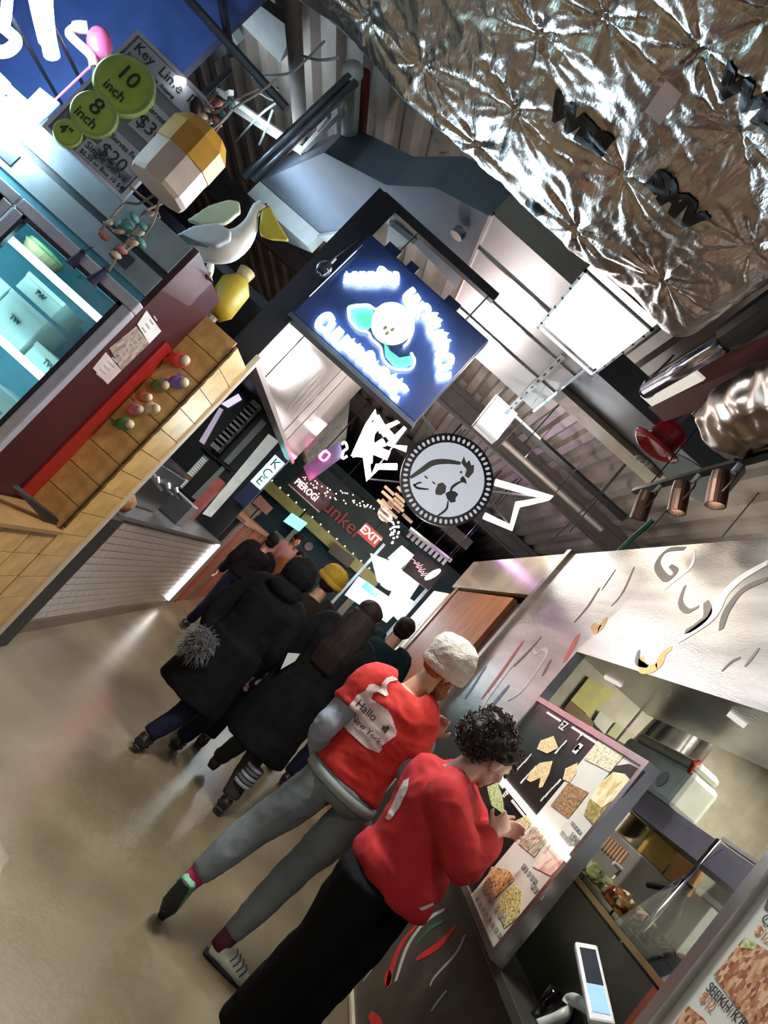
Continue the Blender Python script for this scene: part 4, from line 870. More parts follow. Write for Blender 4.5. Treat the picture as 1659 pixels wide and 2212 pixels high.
MB().tube([at(1095, 890, Z=4.25), at(1350, 1120, Z=4.25)], .05, 4).build('bar', BLACK, cb)
# red hat ornament
rh = thing('red_hat', 'glossy red hat shaped ornament hanging under the red beam', 'hat', at(1410, 960, Y=5))
RH = M('hat_red', (.55, .02, .03), .25); hc = at(1415, 965, Y=5.0)
mbh = MB(); mbh.lathe([(.10, 0), (.105, .06), (.12, .16), (.11, .19), (.01, .17)], hc, (.15, -.1, 1), 22)
vv = []; n = 36
for k in range(n):
    a = 2 * PI * k / n; vv.append((math.cos(a), math.sin(a)))
rings = []
for rr, zz in ((.09, .02), (.15, -.02), (.19, 0.0), (.19, .012), (.15, -.005), (.09, .035)):
    rings.append([hc + V((rr * c, rr * s * .8, zz + .22 * rr * rr * 10 * (c * c - .5) * .3)) for c, s in vv])
mbh.loft(rings + [rings[0]], False)
link('felt', baked(mbh, .008, 3, 'felt'), RH, rh, smooth=True)
MB().lathe([(.112, .05), (.117, .085)], hc, (.15, -.1, 1), 22).build('band', M('hat_band', (.35, .02, .02), .4), rh)
for k in range(4):
    c = at(1378 + 9 * k, 988 + 6 * k, Y=4.88); MB().ell(c, .022, .022, .022, n=8, m=6).build('pompom', WHITE, rh, smooth=True)
MB().tube([hc + V((0, 0, .17)), hc + V((.05, 0, .5))], .012, 6).build('hanger', M('hanger_violet', (.35, .25, .4), .4), rh)
# spot track and cans
tr = thing('spot_track', 'black spotlight track over the steel fascia', 'track', (1.15, 3.8, 3.36))
MB().box((1.13, 1.4, 3.42), (1.17, 4.9, 3.45)).build('rail', BLACK, tr)
for y in (1.6, 4.7): MB().tube([V((1.15, y, 3.45)), V((1.15, y, 4.64))], .005, 5).build('hanger', BLACK, tr)
CAN = M('can_bronze', (.10, .05, .03), .35, .6)
for k, (y, on, lb) in enumerate(((4.47, 0, 'dark unlit spotlight can farthest along the track'), (3.98, 1, 'lit spotlight can in the middle of the track'), (3.56, 1, 'lit spotlight can nearest the right edge'), (2.75, 1, 'spotlight can just outside the frame on the right'))):
    t = thing('spotlight', lb, 'spotlight', (1.15, y, 3.42), 'cans on the spotlight track')
    c = V((1.15, y, 3.24)); tgt = V((1.42, y - .15 if k else y + .1, 2.60)); dv = (tgt - c).normalized()
    MB().lathe([(.0, -.10), (.045, -.10), (.052, -.04), (.052, .085), (.045, .085), (.042, .02)], c, dv, 18).build('can', CAN, t, smooth=False)
    MB().tube(bez([c + V((0, .065, -.02)), c + V((0, .07, .08)), c + V((0, 0, .13)), c + V((0, -.07, .08)), c + V((0, -.065, -.02))]), .006, 6).build('yoke', CAN, t)
    MB().tube([c + V((0, 0, .12)), V((1.15, y, 3.42))], .016, 8).build('stem', WHITE, t)
    if on:
        MB().lathe([(.040, .03), (.040, .034)], c, dv, 16).build('lens', M('lens_lit', (1, .95, .85), .3, emit=9), t)
        spot('spot_beam', c + dv * .06, tgt, 17 if k < 3 else 46, (1, .88, .68), 48, .9, .03)
# small green sprinkler tangle
gt = at(1350, 1182, X=1.42); gt.z = 3.15; tag(MB().tube(bez([gt + V((.01, .1, -.05)), gt + V((0, 0, .12)), gt + V((0, -.06, .2)), gt + V((0, -.1, .28))]), .02, 6).build('green_ribbon', M('ribbon_green', (.05, .25, .14), .5)), 'twisted green ribbon on top of the steel fascia', 'ribbon')
# ============================================================ hanging signs over the passage
# portal frame and blue neon sign at the pillar end
YS = 4.36
pf = thing('sign_bracket', 'black pipe bracket frame holding the blue neon sign', 'bracket', (XT - .1, YS, 0))
top_l = at(832, 420, Y=YS); arm = at(1047, 668, Y=YS)
for dx in (0, .055): MB().tube([V((top_l.x - .0 + dx, YS + .06, 1.0 if dx else 1.02)), V((top_l.x + dx, YS + .06, top_l.z))], .016, 8).build('post', BLACK, pf)
MB().box((top_l.x - .02, YS + .03, top_l.z - .03), (arm.x, YS + .09, top_l.z + .03)).build('arm', BLACK, pf)
MB().box((-1.37, YS - .02, 2.2), (-1.20, YS - .005, top_l.z)).build('cover_plate', M('plate_dark', (.02, .018, .025), .35, .5), pf)  # dark plate added to hide the pale end of the fascia
bs = thing('blue_neon_sign', 'dark blue box sign with white neon words round a neon apple', 'neon sign', at(840, 700, Y=YS))
C4 = [at(*p, Y=YS - .05) for p in ((800, 492), (1045, 735), (905, 916), (632, 682))]
sx0 = (C4[0].x + C4[3].x) / 2; sx1 = (C4[1].x + C4[2].x) / 2; sz1 = (C4[0].z + C4[1].z) / 2; sz0 = (C4[2].z + C4[3].z) / 2
YB = YS - .05
BF = front((0, YB, 0))
MB().box((sx0, YB, sz0), (sx1, YB + .12, sz1)).build('box', M('sign_navy', (.008, .02, .08), .35), bs, bevel=.01)
MB().box((sx0 - .01, YB - .01, sz0 - .03), (sx1 + .01, YB + .13, sz0)).build('edge_strip', M('sign_edge_dark', (.06, .07, .09), .4, .5), bs)
for k, (a, b) in enumerate(((.12, .22), (.30, .37), (.62, .72))): MB().box((sx0 + (sx1 - sx0) * a, YB + .04, sz1), (sx0 + (sx1 - sx0) * b, YB + .08, sz1 + .06)).build('mount', M('sign_navy'), bs)
for t_ in (.2, .8):
    xx = sx0 + (sx1 - sx0) * t_; MB().tube([V((xx, YB + .06, sz1)), V((xx, YB + .09, top_l.z - .02))], .006, 5).build('hanger', CHROME, bs)
NW = M('neon_white', (.85, .97, 1), .3, emit=13, ecol=(.72, .93, 1.0))
def np_(px, py, y=.0): return at(px, py, Y=YB - .03 - y)
def neon_word(p0, p1, n, amp, bend=0.):
    """a run of looped neon letters between two places on the sign"""
    A, B = V((p0[0], p0[1], 0)), V((p1[0], p1[1], 0)); d = B - A; nn_ = V((d.y, -d.x, 0)).normalized()
    rnd = random.Random(int(p0[0])); 
    for k in range(n):
        u0, u1 = k / n, (k + .86) / n; um = (u0 + u1) / 2
        o = lambda u, h: A + d * u + nn_ * (h * amp + bend * 4 * u * (1 - u))
        hs = rnd.uniform(.75, 1.25); w_ = u1 - u0; kind = rnd.randrange(4)
        if kind == 0: q = [o(u0, 0), o(u0, hs), o(u0 + w_ * .5, hs * .9), o(u1, hs * .6), o(u0 + w_ * .5, .5), o(u1, 0)]
        elif kind == 1: q = [o(u1, .9), o(u0 + w_ * .3, 1.0), o(u0, .5), o(u0 + w_ * .3, 0), o(u1, .1)]
        elif kind == 2: q = [o(u0, 0), o(u0 + w_ * .2, hs), o(um, .2), o(u0 + w_ * .8, hs), o(u1, 0)]
        else: q = [o(u0, .9), o(u0 + w_ * .2, .1), o(u1, .1), o(u1, .9), o(u1, -.1)]
        q = [np_(v.x, v.y) for v in q]
        MB().tube(bez(q, 4), .019, 6).build('neon_letter', NW, bs, smooth=True)
neon_word((748, 612), (858, 612), 6, 26); neon_word((872, 640), (905, 690), 3, 30); neon_word((912, 685), (948, 820), 6, 30, 10)
neon_word((682, 700), (735, 752), 3, 34); neon_word((742, 755), (862, 868), 7, 30)
MB().box((at(750, 606, Y=YB).x, YB - .012, at(750, 606, Y=YB).z - .0), (at(750, 606, Y=YB).x + .001, YB - .004, at(750, 606, Y=YB).z + .001)).build('screw', CHROME, bs)
APW = M('apple_lit', (.9, .9, .82), .35, emit=.9, ecol=(.85, .95, .9)); APG = M('apple_leaf', (.10, .6, .35), .35, emit=.25, ecol=(.1, .7, .45))
def plate(name, pts, mat, z0, z1): return MB().prism([(at(a, b, Y=YB).x, at(a, b, Y=YB).z) for a, b in pts], z0, z1, BF).build(name, mat, bs)
cc = at(846, 702, Y=YB); ra = 46 * YB / FPX
MB().lathe([(ra, 0), (ra, .02)], (cc.x, YB, cc.z), (0, -1, 0), 32).build('apple', APW, bs)
plate('leaf', [(752, 662), (770, 658), (792, 660), (806, 675), (808, 700), (792, 716), (772, 706), (758, 688)], APG, .001, .02)
plate('leaf', [(830, 738), (842, 760), (862, 775), (892, 770), (896, 785), (872, 798), (850, 792), (832, 770)], APG, .001, .024)
for a, b in ((832, 708), (848, 712), (836, 720)): MB().ell(at(a, b, Y=YB - .02), .010, .006, .015, n=8, m=6).build('pip', M('pip_olive', (.12, .16, .06), .5), bs)
for pts in ([(752, 664), (756, 690), (775, 712), (795, 718), (803, 732), (822, 750), (828, 775), (850, 796), (885, 797), (896, 780), (888, 762)], [(892, 715), (892, 690), (880, 672), (858, 657), (832, 657), (812, 668), (792, 658), (752, 664)], [(892, 715), (882, 738), (872, 748)]):
    MB().tube(bez([np_(a, b) for a, b in pts], 5), .007, 6).build('neon_outline', NW, bs, smooth=True)
MB().tube([np_(783, 528), np_(728, 582), np_(668, 640)], .004, 5).build('edge_glint', CHROME, bs)
area('blue_neon_light', (cc.x, YB - .14, cc.z), (cc.x + .1, YB - 2, cc.z - .6), .5, 22, (.45, .72, 1.0))
bl_ = at(700, 580, Y=YS - .2)
gb = thing('clear_bulb', 'clear glass bulb hanging at the left edge of the blue sign', 'bulb', bl_)
MB().ell(bl_, .045, .045, .05).build('globe', GLASS, gb, smooth=True)
MB().tube([bl_ + V((0, 0, .05)), bl_ + V((0, 0, .09))], .016, 10).build('cap', BLACK, gb); MB().tube([bl_ + V((0, 0, .09)), V((max(bl_.x, top_l.x + .02), YS + .06, top_l.z))], .004, 5).build('cord', BLACK, gb)
# round hen sign
YH = 7.0; hc = at(966, 1036, Y=YH); RH_ = 103 * YH / FPX
hs = thing('hen_sign', 'round hanging sign with a line drawn hen inside a ring of white dots', 'sign', hc)
MB().lathe([(RH_, 0), (RH_, .07)], (hc.x, YH, hc.z), (0, 1, 0), 48).build('rim', M('rim_navy', (.015, .017, .035), .4), hs)
MB().lathe([(RH_ * .80, -.006), (RH_ * .80, 0)], (hc.x, YH, hc.z), (0, 1, 0), 48).build('face', M('hen_face', (.66, .70, .78), .4, var=.03, emit=.42, ecol=(.8, .85, .95)), hs)  # weak emission added to brighten the grey face
DOT = M('dot_white', (.85, .87, .9), .4, emit=.35)
HF = front((hc.x, YH, hc.z))
for k in range(50):
    a = 2 * PI * k / 50; ca, sa = math.cos(a), math.sin(a); ex_, ey_ = V((ca, 0, sa)), V((-sa, 0, ca))
    MB().ell(HF.p(ca * RH_ * .90, sa * RH_ * .90, .004), RH_ * .055, .006, RH_ * .032, (ex_, V((0, 1, 0)), ey_), 8, 5).build('dot', DOT, hs)
HK = M('hen_ink', (.10, .11, .12), .5); HG = M('hen_grey', (.26, .27, .27), .5)
def hp(a, b): q = at(a, b, Y=YH - .007); return (q.x - hc.x, q.z - hc.z)
def hstroke(pts, w, m_): ribbon([hp(*p) for p in pts], w, .0065, .010, HF).build('drawn_line', m_, hs)
hstroke([(886, 1032), (912, 1015), (935, 1000), (965, 997), (995, 1001)], .055, HG); hstroke([(893, 1045), (902, 1054), (926, 1057)], .022, HK); hstroke([(893, 1050), (902, 1044), (911, 1042)], .018, HK)
hstroke([(917, 1028), (924, 1034)], .014, HK); hstroke([(934, 1040), (940, 1046)], .014, HK); hstroke([(996, 1040), (985, 1046), (976, 1054), (974, 1064)], .026, HK)
hstroke([(968, 1082), (965, 1098), (955, 1108), (945, 1114)], .022, HK)
def hplate(pts, m_, z=.011): MB().prism([hp(*p) for p in pts], .0062, z, HF).build('drawn_shape', m_, hs)
hplate([(996, 1000), (1002, 986), (1007, 1000), (1014, 994), (1018, 1006), (1024, 1004), (1023, 1020), (1012, 1033), (1004, 1028), (1008, 1014)], HG); hplate([(940, 1060), (946, 1045), (956, 1042), (964, 1050), (962, 1064), (952, 1070), (941, 1068)], HG)
hplate([(962, 1066), (972, 1060), (984, 1062), (990, 1068), (984, 1076), (984, 1084), (974, 1086), (966, 1078)], HK); hplate([(994, 1034), (1000, 1028), (1006, 1036), (1008, 1046), (1002, 1042), (996, 1042)], HK)
MB().ell(HF.p(*hp(996, 1020), .008), .012, .003, .012, n=8, m=5).build('drawn_eye', HK, hs)
for dx in (-.15, .15): MB().tube([V((hc.x + dx, YH + .035, hc.z + RH_ * .9)), V((hc.x + dx * 1.4, YH + .035, 4.63))], .005, 5).build('hanger', CHROME, hs)
# neon star behind it
YN = 7.6
ns = thing('neon_star', 'large white neon star outline partly hidden by the hen sign', 'neon sign', at(960, 1020, Y=YN))
NS = M('neon_star_white', (1, .97, .95), .3, emit=14, ecol=(1, .93, .92), light=True)
def star(pts, r_): MB().tube([at(a, b, Y=YN) for a, b in pts], r_, 10).build('tube', NS, ns, smooth=True)
star([(1070, 1042), (1190, 1076), (1118, 1090), (1104, 1140), (1046, 1114)], .036)
star([(878, 970), (840, 962), (905, 890), (820, 930), (808, 890), (795, 920), (765, 985), (790, 985), (796, 1035), (815, 1008), (858, 1008)], .034)
star([(815, 915), (770, 985), (830, 955)], .045); star([(800, 935), (795, 1000)], .045); star([(828, 925), (850, 950)], .04); star([(780, 960), (840, 985)], .05); star([(812, 900), (835, 940)], .04); star([(790, 965), (796, 1030)], .03)
bk = [at(a, b, Y=YN + .06) for a, b in ((905, 890), (1190, 1076), (1104, 1140), (796, 1035), (765, 985))]
for a, b in ((0, 2), (1, 3), (0, 3)): MB().tube([bk[a], bk[b]], .012, 6).build('back_bar', BLACK, ns)
MB().tube([bk[0], V((bk[0].x, bk[0].y, 4.63))], .006, 5).build('hanger', CHROME, ns); MB().tube([bk[1], V((bk[1].x, bk[1].y, 4.63))], .006, 5).build('hanger', CHROME, ns)
point('star_light', at(850, 960, Y=YN - .3), 30, (1, .93, .95), .2)
# corrugated white fascia piece, white box by the star
wb_ = [at(*p, Y=8.2) for p in ((1060, 865), (1105, 905), (1062, 960), (1018, 920))]
tag(MB().prism([(v.x, v.z) for v in wb_], 0, .3, Fr((0, 8.2, 0), (1, 0, 0), (0, 0, 1))).build('ceiling_box', M('box_white', (.62, .64, .66), .5)), 'pale square junction box above the hen sign', 'box')
# ============================================================ left-hand white tiled stall
XL = -1.27
wc_ = thing('tile_counter', 'white subway tiled counter of the dark stall on the left', 'counter', (-1.6, 7, 0))
MB().box((-1.9, 4.78, 0), (XL - .012, 9.03, 1.0)).build('core', M('grout_grey', (.30, .27, .26), .8), wc_)
MB().box((-1.95, 4.76, 1.0), (XL + .02, 9.04, 1.03)).build('worktop', M('worktop_steel', (.25, .25, .26), .35, .6), wc_)
MB().box((XL - .01, 4.76, 0), (XL + .006, 9.03, .10)).build('plinth', M('plinth_brown', (.22, .16, .11), .5), wc_)
SUB = M('subway_tile', (.56, .48, .44), .22, var=.08)
rows = 14; tw, th_ = .148, .062
def tileat(y, z): return ((XL - .012, y, z), (XL, min(y + tw - .006, 9.03), z + th_ - .006))
meS = MB().box((0, 0, 0), (tw - .006, th_ - .006, .012), lwall((0, 0, 0))).mesh('tile'); meS.materials.append(SUB)
far = MB(); cnt = 0
for r in range(rows):
    y = 4.80 - (tw / 2 if r % 2 else 0)
    while y < 8.90:
        if y < 7.6 and cnt < 290: put(meS, (XL - .012, y, .11 + r * th_), SUB, wc_); cnt += 1
        else: far.box(*tileat(y, .11 + r * th_))
        y += tw
stuff(far.build('far_tile', SUB, wc_))
ls = at(400, 1240, X=XL)
tag(MB().box((XL + .001, 8.95, .12), (XL + .03, 9.03, 1.0)).build('light_strip', M('strip_white', (1, .97, .93), .3, emit=5, light=True)), 'vertical glowing white light strip at the end of the tiled counter', 'light')
# fascia over it
FW = M('gloss_white', (.55, .50, .47), .16, .35, .05)
f1 = struct(MB().box((-1.32, 4.36, 2.32), (-1.24, 8.7, 3.55)).build('trim_6', FW))
struct(MB().box((-1.34, 4.36, 2.28), (-1.22, 8.7, 2.32)).build('trim_7', M('trim_brown', (.18, .13, .11), .35, .4)))
for y in (4.98, 6.9, 7.35): MB().box((-1.239, y, 2.33), (-1.236, y + .02, 3.5)).build('seam', BLACK, f1)
LW_ = lwall((-1.239, 0, 0))
for k in range(9):
    q = at(694 - 3 * (k % 2), 800 + 7 * k, X=-1.239); L_ = [.30, .42, .2, .36, .34, .4, .25, .38, .2][k]
    pts = [(q.y, q.z - L_ + j * L_ / 6) for j in range(7)]
    ribbon([(a + .012 * math.sin(j * 2.1 + k), b) for j, (a, b) in enumerate(pts)], .022, .0004, .0016, LW_).build('script_line', GREYP, f1)
f2 = struct(MB().box((-1.45, 8.9, 2.6), (-1.38, 12.5, 3.5)).build('trim_8', M('gloss_grey', (.40, .42, .38), .2, .3)))
for a in ((705, 880), (722, 868), (690, 905)): q = at(*a, X=-1.38); MB().ell(q, .004, .10, .08).build('green_leaf', M('leaf_green', (.08, .25, .12), .5), f2)
# back partition of the dark stall with tall pale panels
YP = 9.05
struct(MB().box((-4.5, YP, 0), (-1.34, YP + .06, 2.9)).build('wall_partition', M('partition_black', (.012, .013, .016), .5)))
struct(MB().box((-4.5, 4.75, 2.62), (-1.34, YP, 2.68)).build('trim_9', M('stall_ceiling', (.02, .018, .03), .5)))
def vpanel(label, pts, mat, Y=YP - .03, th=.03, cat='panel', name='tall_panel'):
    q = [at(*p, Y=Y) for p in pts]; xs = [v.x for v in q]; zs = [v.z for v in q]
    return tag(MB().prism([(v.x, v.z) for v in q], -th, 0, Fr((0, Y, 0), (1, 0, 0), (0, 0, 1))).build(name, mat), label, cat)
PLT = M('panel_milk', (.70, .72, .68), .4, emit=.25, ecol=(.9, .95, .9)); PLG = M('panel_greyish', (.38, .42, .40), .4)
vpanel('wide bright white upright panel in the dark stall', [(580, 937), (602, 953), (455, 1117), (437, 1110)], PLT)
vpanel('slim pale upright panel left of the bright one, upper length', [(566, 905), (576, 915), (494, 1004), (483, 996)], PLG)
vpanel('slim pale upright panel, lower length by the red box', [(480, 1006), (487, 1012), (422, 1083), (410, 1077)], PLG)
vpanel('lilac lamp tube hung at an angle in the dark stall', [(474, 880), (482, 884), (440, 960), (430, 953)], M('tube_lilac', (.55, .45, .60), .4, emit=.5), cat='lamp', name='tube_lamp')
vpanel('small violet white light at the top of the dark stall', [(515, 850), (522, 862), (492, 880), (478, 872)], M('light_violet', (.75, .7, .95), .4, emit=.9, ecol=(.7, .65, 1)), cat='lamp', name='ceiling_lamp')
bs_ = thing('box_stack', 'column of grey and white boxes stacked upright beside the pale panels', 'boxes', at(500, 930, Y=YP - .2))
for k in range(12):
    t_ = k / 12; a = V((551, 878, 0)).lerp(V((462, 973, 0)), t_); q = at(a.x, a.y, Y=YP - .12); MB().box((q.x - .06, YP - .2, q.z - .045), (q.x + .06, YP - .03, q.z + .045)).build('box', [M('bx_white', (.6, .62, .64), .5), M('bx_grey', (.22, .23, .25), .5), M('bx_mid', (.4, .41, .43), .5)][(k * 7) % 3], bs_)
lv = thing('louvre_panel', 'upright louvred vent panel with pale slats', 'vent', at(415, 1018, Y=YP - .1))
MB().prism([(at(a, b, Y=YP - .04).x, at(a, b, Y=YP - .04).z) for a, b in ((440, 982), (452, 992), (392, 1058), (379, 1048))], -.03, 0, Fr((0, YP - .04, 0), (1, 0, 0), (0, 0, 1))).build('frame', PLG, lv)
for k in range(15):
    a = V((442, 990, 0)).lerp(V((388, 1050, 0)), (k + .5) / 15); q = at(a.x, a.y, Y=YP - .08); MB().box((q.x - .035, YP - .08, q.z - .010), (q.x + .035, YP - .07, q.z + .008)).build('slat', M('slat_pale', (.75, .78, .72), .4, emit=.3), lv)
for k, (a, b) in enumerate((((437, 965), (497, 1015)), ((378, 1058), (424, 1085)))):
    tag(MB().tube([at(*a, Y=YP - .052), at(*b, Y=YP - .052)], .022, 6).build('rack_rail', BLACK), ['black rail across the upper pale panels', 'black rail across the lower pale panels'][k], 'rail')
tag(MB().box((at(468, 1052, Y=8.6).x - .05, 8.5, 1.031), (at(468, 1052, Y=8.6).x + .05, 8.7, at(468, 1052, Y=8.6).z + .1)).build('red_carton', M('carton_red', (.45, .12, .10), .5)), 'dull red carton in front of the bright white panel', 'carton')
md = thing('espresso_machine', 'dark machine with chrome parts on the tiled counter', 'machine', (-1.6, 5.6, 1.03))
MB().box((-1.85, 5.3, 1.03), (-1.45, 6.3, 1.42)).build('body', M('machine_black', (.02, .02, .02), .3), md, bevel=.02)
MB().box((-1.87, 5.28, 1.42), (-1.43, 6.32, 1.46)).build('top_tray', CHROME, md)
for y in (5.5, 5.85, 6.15): MB().tube([V((-1.44, y, 1.3)), V((-1.40, y, 1.28)), V((-1.34, y, 1.27))], [.03, .02, .014], 8).build('group_handle', CHROME, md)
tag(MB().box((-1.62, 6.8, 1.03), (-1.36, 7.1, 1.26)).build('napkin_box', M('box_grey', (.28, .29, .30), .4), bevel=.01), 'grey box on the tiled counter below the louvres', 'box')
sb = link('bread_loaf', baked(MB().ell((-1.34, 4.95, 1.09), .07, .16, .07), .012, 3, 'bread_loaf', lambda c: .008 * noise.noise(c * 30)), M('bread_brown', (.42, .20, .08), .7), smooth=True); tag(sb, 'round brown loaf at the near end of the dark stall counter', 'loaf')
vs_ = thing('vertical_sign', 'upright cyan lit sign with stacked letters beside the white panel', 'sign', at(560, 1035, Y=YP - .2))
q0, q1 = at(604, 993, Y=8.9), at(520, 1090, Y=8.9)
MB().box((q0.x - .09, 8.9, q1.z), (q0.x + .09, 8.95, q0.z + .2)).build('panel', M('vsign_navy', (.02, .03, .10), .4), vs_)
for s_, px, py in (('K', 598, 1006), ('C', 576, 1022), ('E', 560, 1036)):
    q = at(px, py, Y=8.9); MB().box((q0.x - .08, 8.893, q.z - .085), (q0.x + .08, 8.9, q.z + .085)).build('lit_tile', M('tile_cyan', (.45, .9, .95), .4, emit=1.6, ecol=(.45, .9, .95)), vs_)
    text(s_, 'letter', front((q0.x, 8.893, q.z)), 0, 0, .16, M('letter_ink', (.03, .12, .15), .5), vs_, .001, align='CENTER')
tag(MB().box((q0.x - .08, 8.86, q0.z + .22), (q0.x + .09, 8.93, q0.z + .42)).build('lit_sign', M('panel_pink', (.75, .12, .30), .4, emit=.5)), 'small pink lit panel above the cyan letters', 'panel')
area('stall_light', (-2.2, 7.0, 2.55), (-2.2, 7.0, 0), .3, 14, (.95, 1, .95), 1.4)
# ============================================================ red plank stall
rp_ = thing('plank_counter', 'counter clad in upright red and brown planks on the far left', 'counter', (-1.6, 11.6, 0))
MB().box((-1.8, 9.5, 0), (-1.33, 13.9, 1.36)).build('core', DARK, rp_)
MB().box((-1.85, 9.45, 1.36), (-1.27, 13.95, 1.41)).build('worktop', M('plank_top', (.42, .26, .14), .5), rp_)
PLK = [M('plank_red', (.42, .07, .04), .5, var=.35, stretch=(1, 8, .6)), M('plank_brown', (.28, .12, .07), .5, var=.3, stretch=(1, 8, .6)), M('plank_orange', (.52, .18, .08), .5, var=.3, stretch=(1, 8, .6)), M('plank_grey', (.30, .22, .18), .5, var=.3, stretch=(1, 8, .6))]
y = 9.5; k = 0
while y < 13.85:
    ww = random.uniform(.10, .16); MB().box((-1.33, y, .0), (-1.30 + random.uniform(0, .01), y + ww - .008, 1.36)).build('plank', random.choice(PLK), rp_); y += ww
sbd = tag(MB().prism([(at(a, b, Y=13.3).x, at(a, b, Y=13.3).z) for a, b in ((510, 1128), (520, 1108), (548, 1080), (572, 1095), (560, 1110), (535, 1130), (515, 1135))], -.04, 0, Fr((0, 13.3, 0), (1, 0, 0), (0, 0, 1))).build('shaped_board', M('board_cream2', (.62, .58, .40), .5)), 'cream board shaped like a surfboard above the red planks', 'board')
mcd = tag(MB().prism([(at(a, b, Y=13.2).x, at(a, b, Y=13.2).z) for a, b in ((545, 1085), (562, 1068), (590, 1098), (575, 1112))], -.03, 0, Fr((0, 13.2, 0), (1, 0, 0), (0, 0, 1))).build('menu_card', M('card_salmon', (.6, .35, .30), .5)), 'salmon pink menu card above the red planks', 'menu')
for o_, a, y in ((sbd, (535, 1112), 13.32), (mcd, (567, 1090), 13.22)):
    q = at(*a, Y=y); MB().tube([V((q.x, y, 1.41)), V((q.x, y, q.z))], .012, 6).build('stake', BLACK, o_)
# ============================================================ far facade
YB2 = 15.0
fb = thing('green_facade', 'dark green facade band with red lettering at the end of the walkway', 'facade', (-.8, YB2, 2.2))
FB = front((0, YB2 - .01, 0))
MB().box((-3.0, YB2, 2.20), (.75, YB2 + .3, 3.15)).build('band', M('facade_green', (.012, .035, .030), .5), fb)
MB().box((-3.0, YB2 - .04, 1.98), (.80, YB2 + .3, 2.20)).build('beam', M('facade_yellow', (.50, .40, .12), .5), fb)
for k in range(14): MB().ell((-2.4 + .22 * k, YB2 - .05, 2.22), .018, .018, .018, n=6, m=5).build('bulb', M('bulb_warm', (1, .8, .4), .4, emit=2), fb)
q = at(700, 1078, Y=YB2 - .02); text('Bunker', 'facade_letters', FB, q.x - .16, q.z - .05, .42, M('letters_red', (.28, .02, .03), .4, emit=.12, ecol=(.8, .05, .08)), fb, .01, .02)
struct(MB().box((-3.2, YB2 + .4, 0), (3.0, YB2 + .5, 3.4)).build('wall_far', M('far_teal', (.02, .045, .055), .6)))
for a, b in ((-2.6, .12), (-1.2, .1), (.55, .14)): MB().box((a, YB2, 0), (a + b, YB2 + .2, 1.98)).build('post', M('facade_post', (.35, .32, .22), .5), fb)
def fpan(name, label, pts, Y, mat, cat, th=.04):
    q = [at(*p, Y=Y) for p in pts]
    return tag(MB().prism([(v.x, v.z) for v in q], -th, 0, Fr((0, Y, 0), (1, 0, 0), (0, 0, 1))).build(name, mat), label, cat)
cs_ = fpan('lit_screen', 'cyan glowing screen below the yellow beam', [(630, 1108), (664, 1130), (646, 1148), (612, 1126)], 14.2, M('screen_cyan', (.2, .8, .9), .4, emit=2.2, ecol=(.15, .85, .95)), 'screen')
a_, b_ = at(596, 1145, Y=14.5), at(648, 1152, Y=14.5); tag(MB().box((a_.x, 14.5, 0), (b_.x, 14.56, a_.z)).build('ribbed_screen', M('panel_ribbed', (.20, .20, .20), .5, var=.4, scale=3, stretch=(20, 1, 1))), 'grey ribbed standing screen under the cyan screen', 'screen')
lg = at(667, 1180, Y=15.3); tag(MB().lathe([(.09, 0), (.09, .03)], (lg.x, 15.36, lg.z), (0, -1, 0), 24).build('round_plaque', M('plaque_pink', (.40, .22, .24), .5)), 'small round pink plaque on the dark far wall', 'plaque')
fpan('dark_shelf', 'brown shelf unit hanging below the yellow beam', [(722, 1172), (768, 1206), (752, 1226), (708, 1192)], 14.75, M('shelf_brown', (.10, .07, .04), .5), 'shelf', .2)
def poles(ob, xs, y, z0, z1, name='stand'):
    for x in xs: MB().tube([V((x, y, z0)), V((x, y, z1))], .02, 6).build(name, BLACK, ob)
q = at(638, 1128, Y=14.2); poles(cs_, [q.x], 14.23, q.z + .1, 2.2, 'hanger'); MB().tube([V((q.x, 14.23, 2.2)), V((q.x, YB2, 2.2))], .02, 6).build('hanger', BLACK, cs_)
# PIEROGI sign
YP2 = 12.6
ps = thing('lit_letter_sign', 'dark panel with small lit white capital letters on its ledge', 'sign', at(665, 1065, Y=YP2))
A = at(634, 1044, Y=YP2); B = at(692, 1092, Y=YP2); FP = front((0, YP2, 0))
MB().box((A.x - .05, YP2, A.z - .06), (B.x + .06, YP2 + .1, A.z + .34)).build('panel', M('pier_dark', (.03, .02, .025), .5), ps)
MB().box((A.x - .05, YP2 - .03, A.z - .08), (B.x + .06, YP2 + .1, A.z - .06)).build('ledge', M('ledge_grey', (.4, .38, .38), .4), ps)
text('PIEROGI', 'letters', FP, A.x, A.z + .06, .165, M('letters_lit', (1, .9, .9), .4, emit=1.6, ecol=(1, .82, .82)), ps, .005, .012, sx=.80, bold=.002)
for xx in (A.x, B.x): MB().tube([V((xx, YP2 + .05, A.z + .34)), V((xx, YP2 + .05, 4.65))], .008, 5).build('hanger', BLACK, ps)
# EXIT sign
YE = 11.0; e0 = at(800, 1156, Y=YE)
es = thing('exit_sign', 'red and white EXIT sign hanging before the green facade', 'exit sign', e0)
MB().box((e0.x - .17, YE, e0.z - .10), (e0.x + .17, YE + .06, e0.z + .10)).build('box', M('exit_red', (.60, .10, .08), .4, emit=.35, ecol=(.8, .12, .1)), es)
text('EXIT', 'letters', front((e0.x, YE, e0.z)), 0, 0, .17, M('exit_white', (.95, .85, .8), .4, emit=.8), es, .002, align='CENTER', bold=.004)
MB().tube([V((e0.x, YE + .03, e0.z + .1)), V((e0.x, YE + .03, 4.65))], .008, 5).build('hanger', BLACK, es)
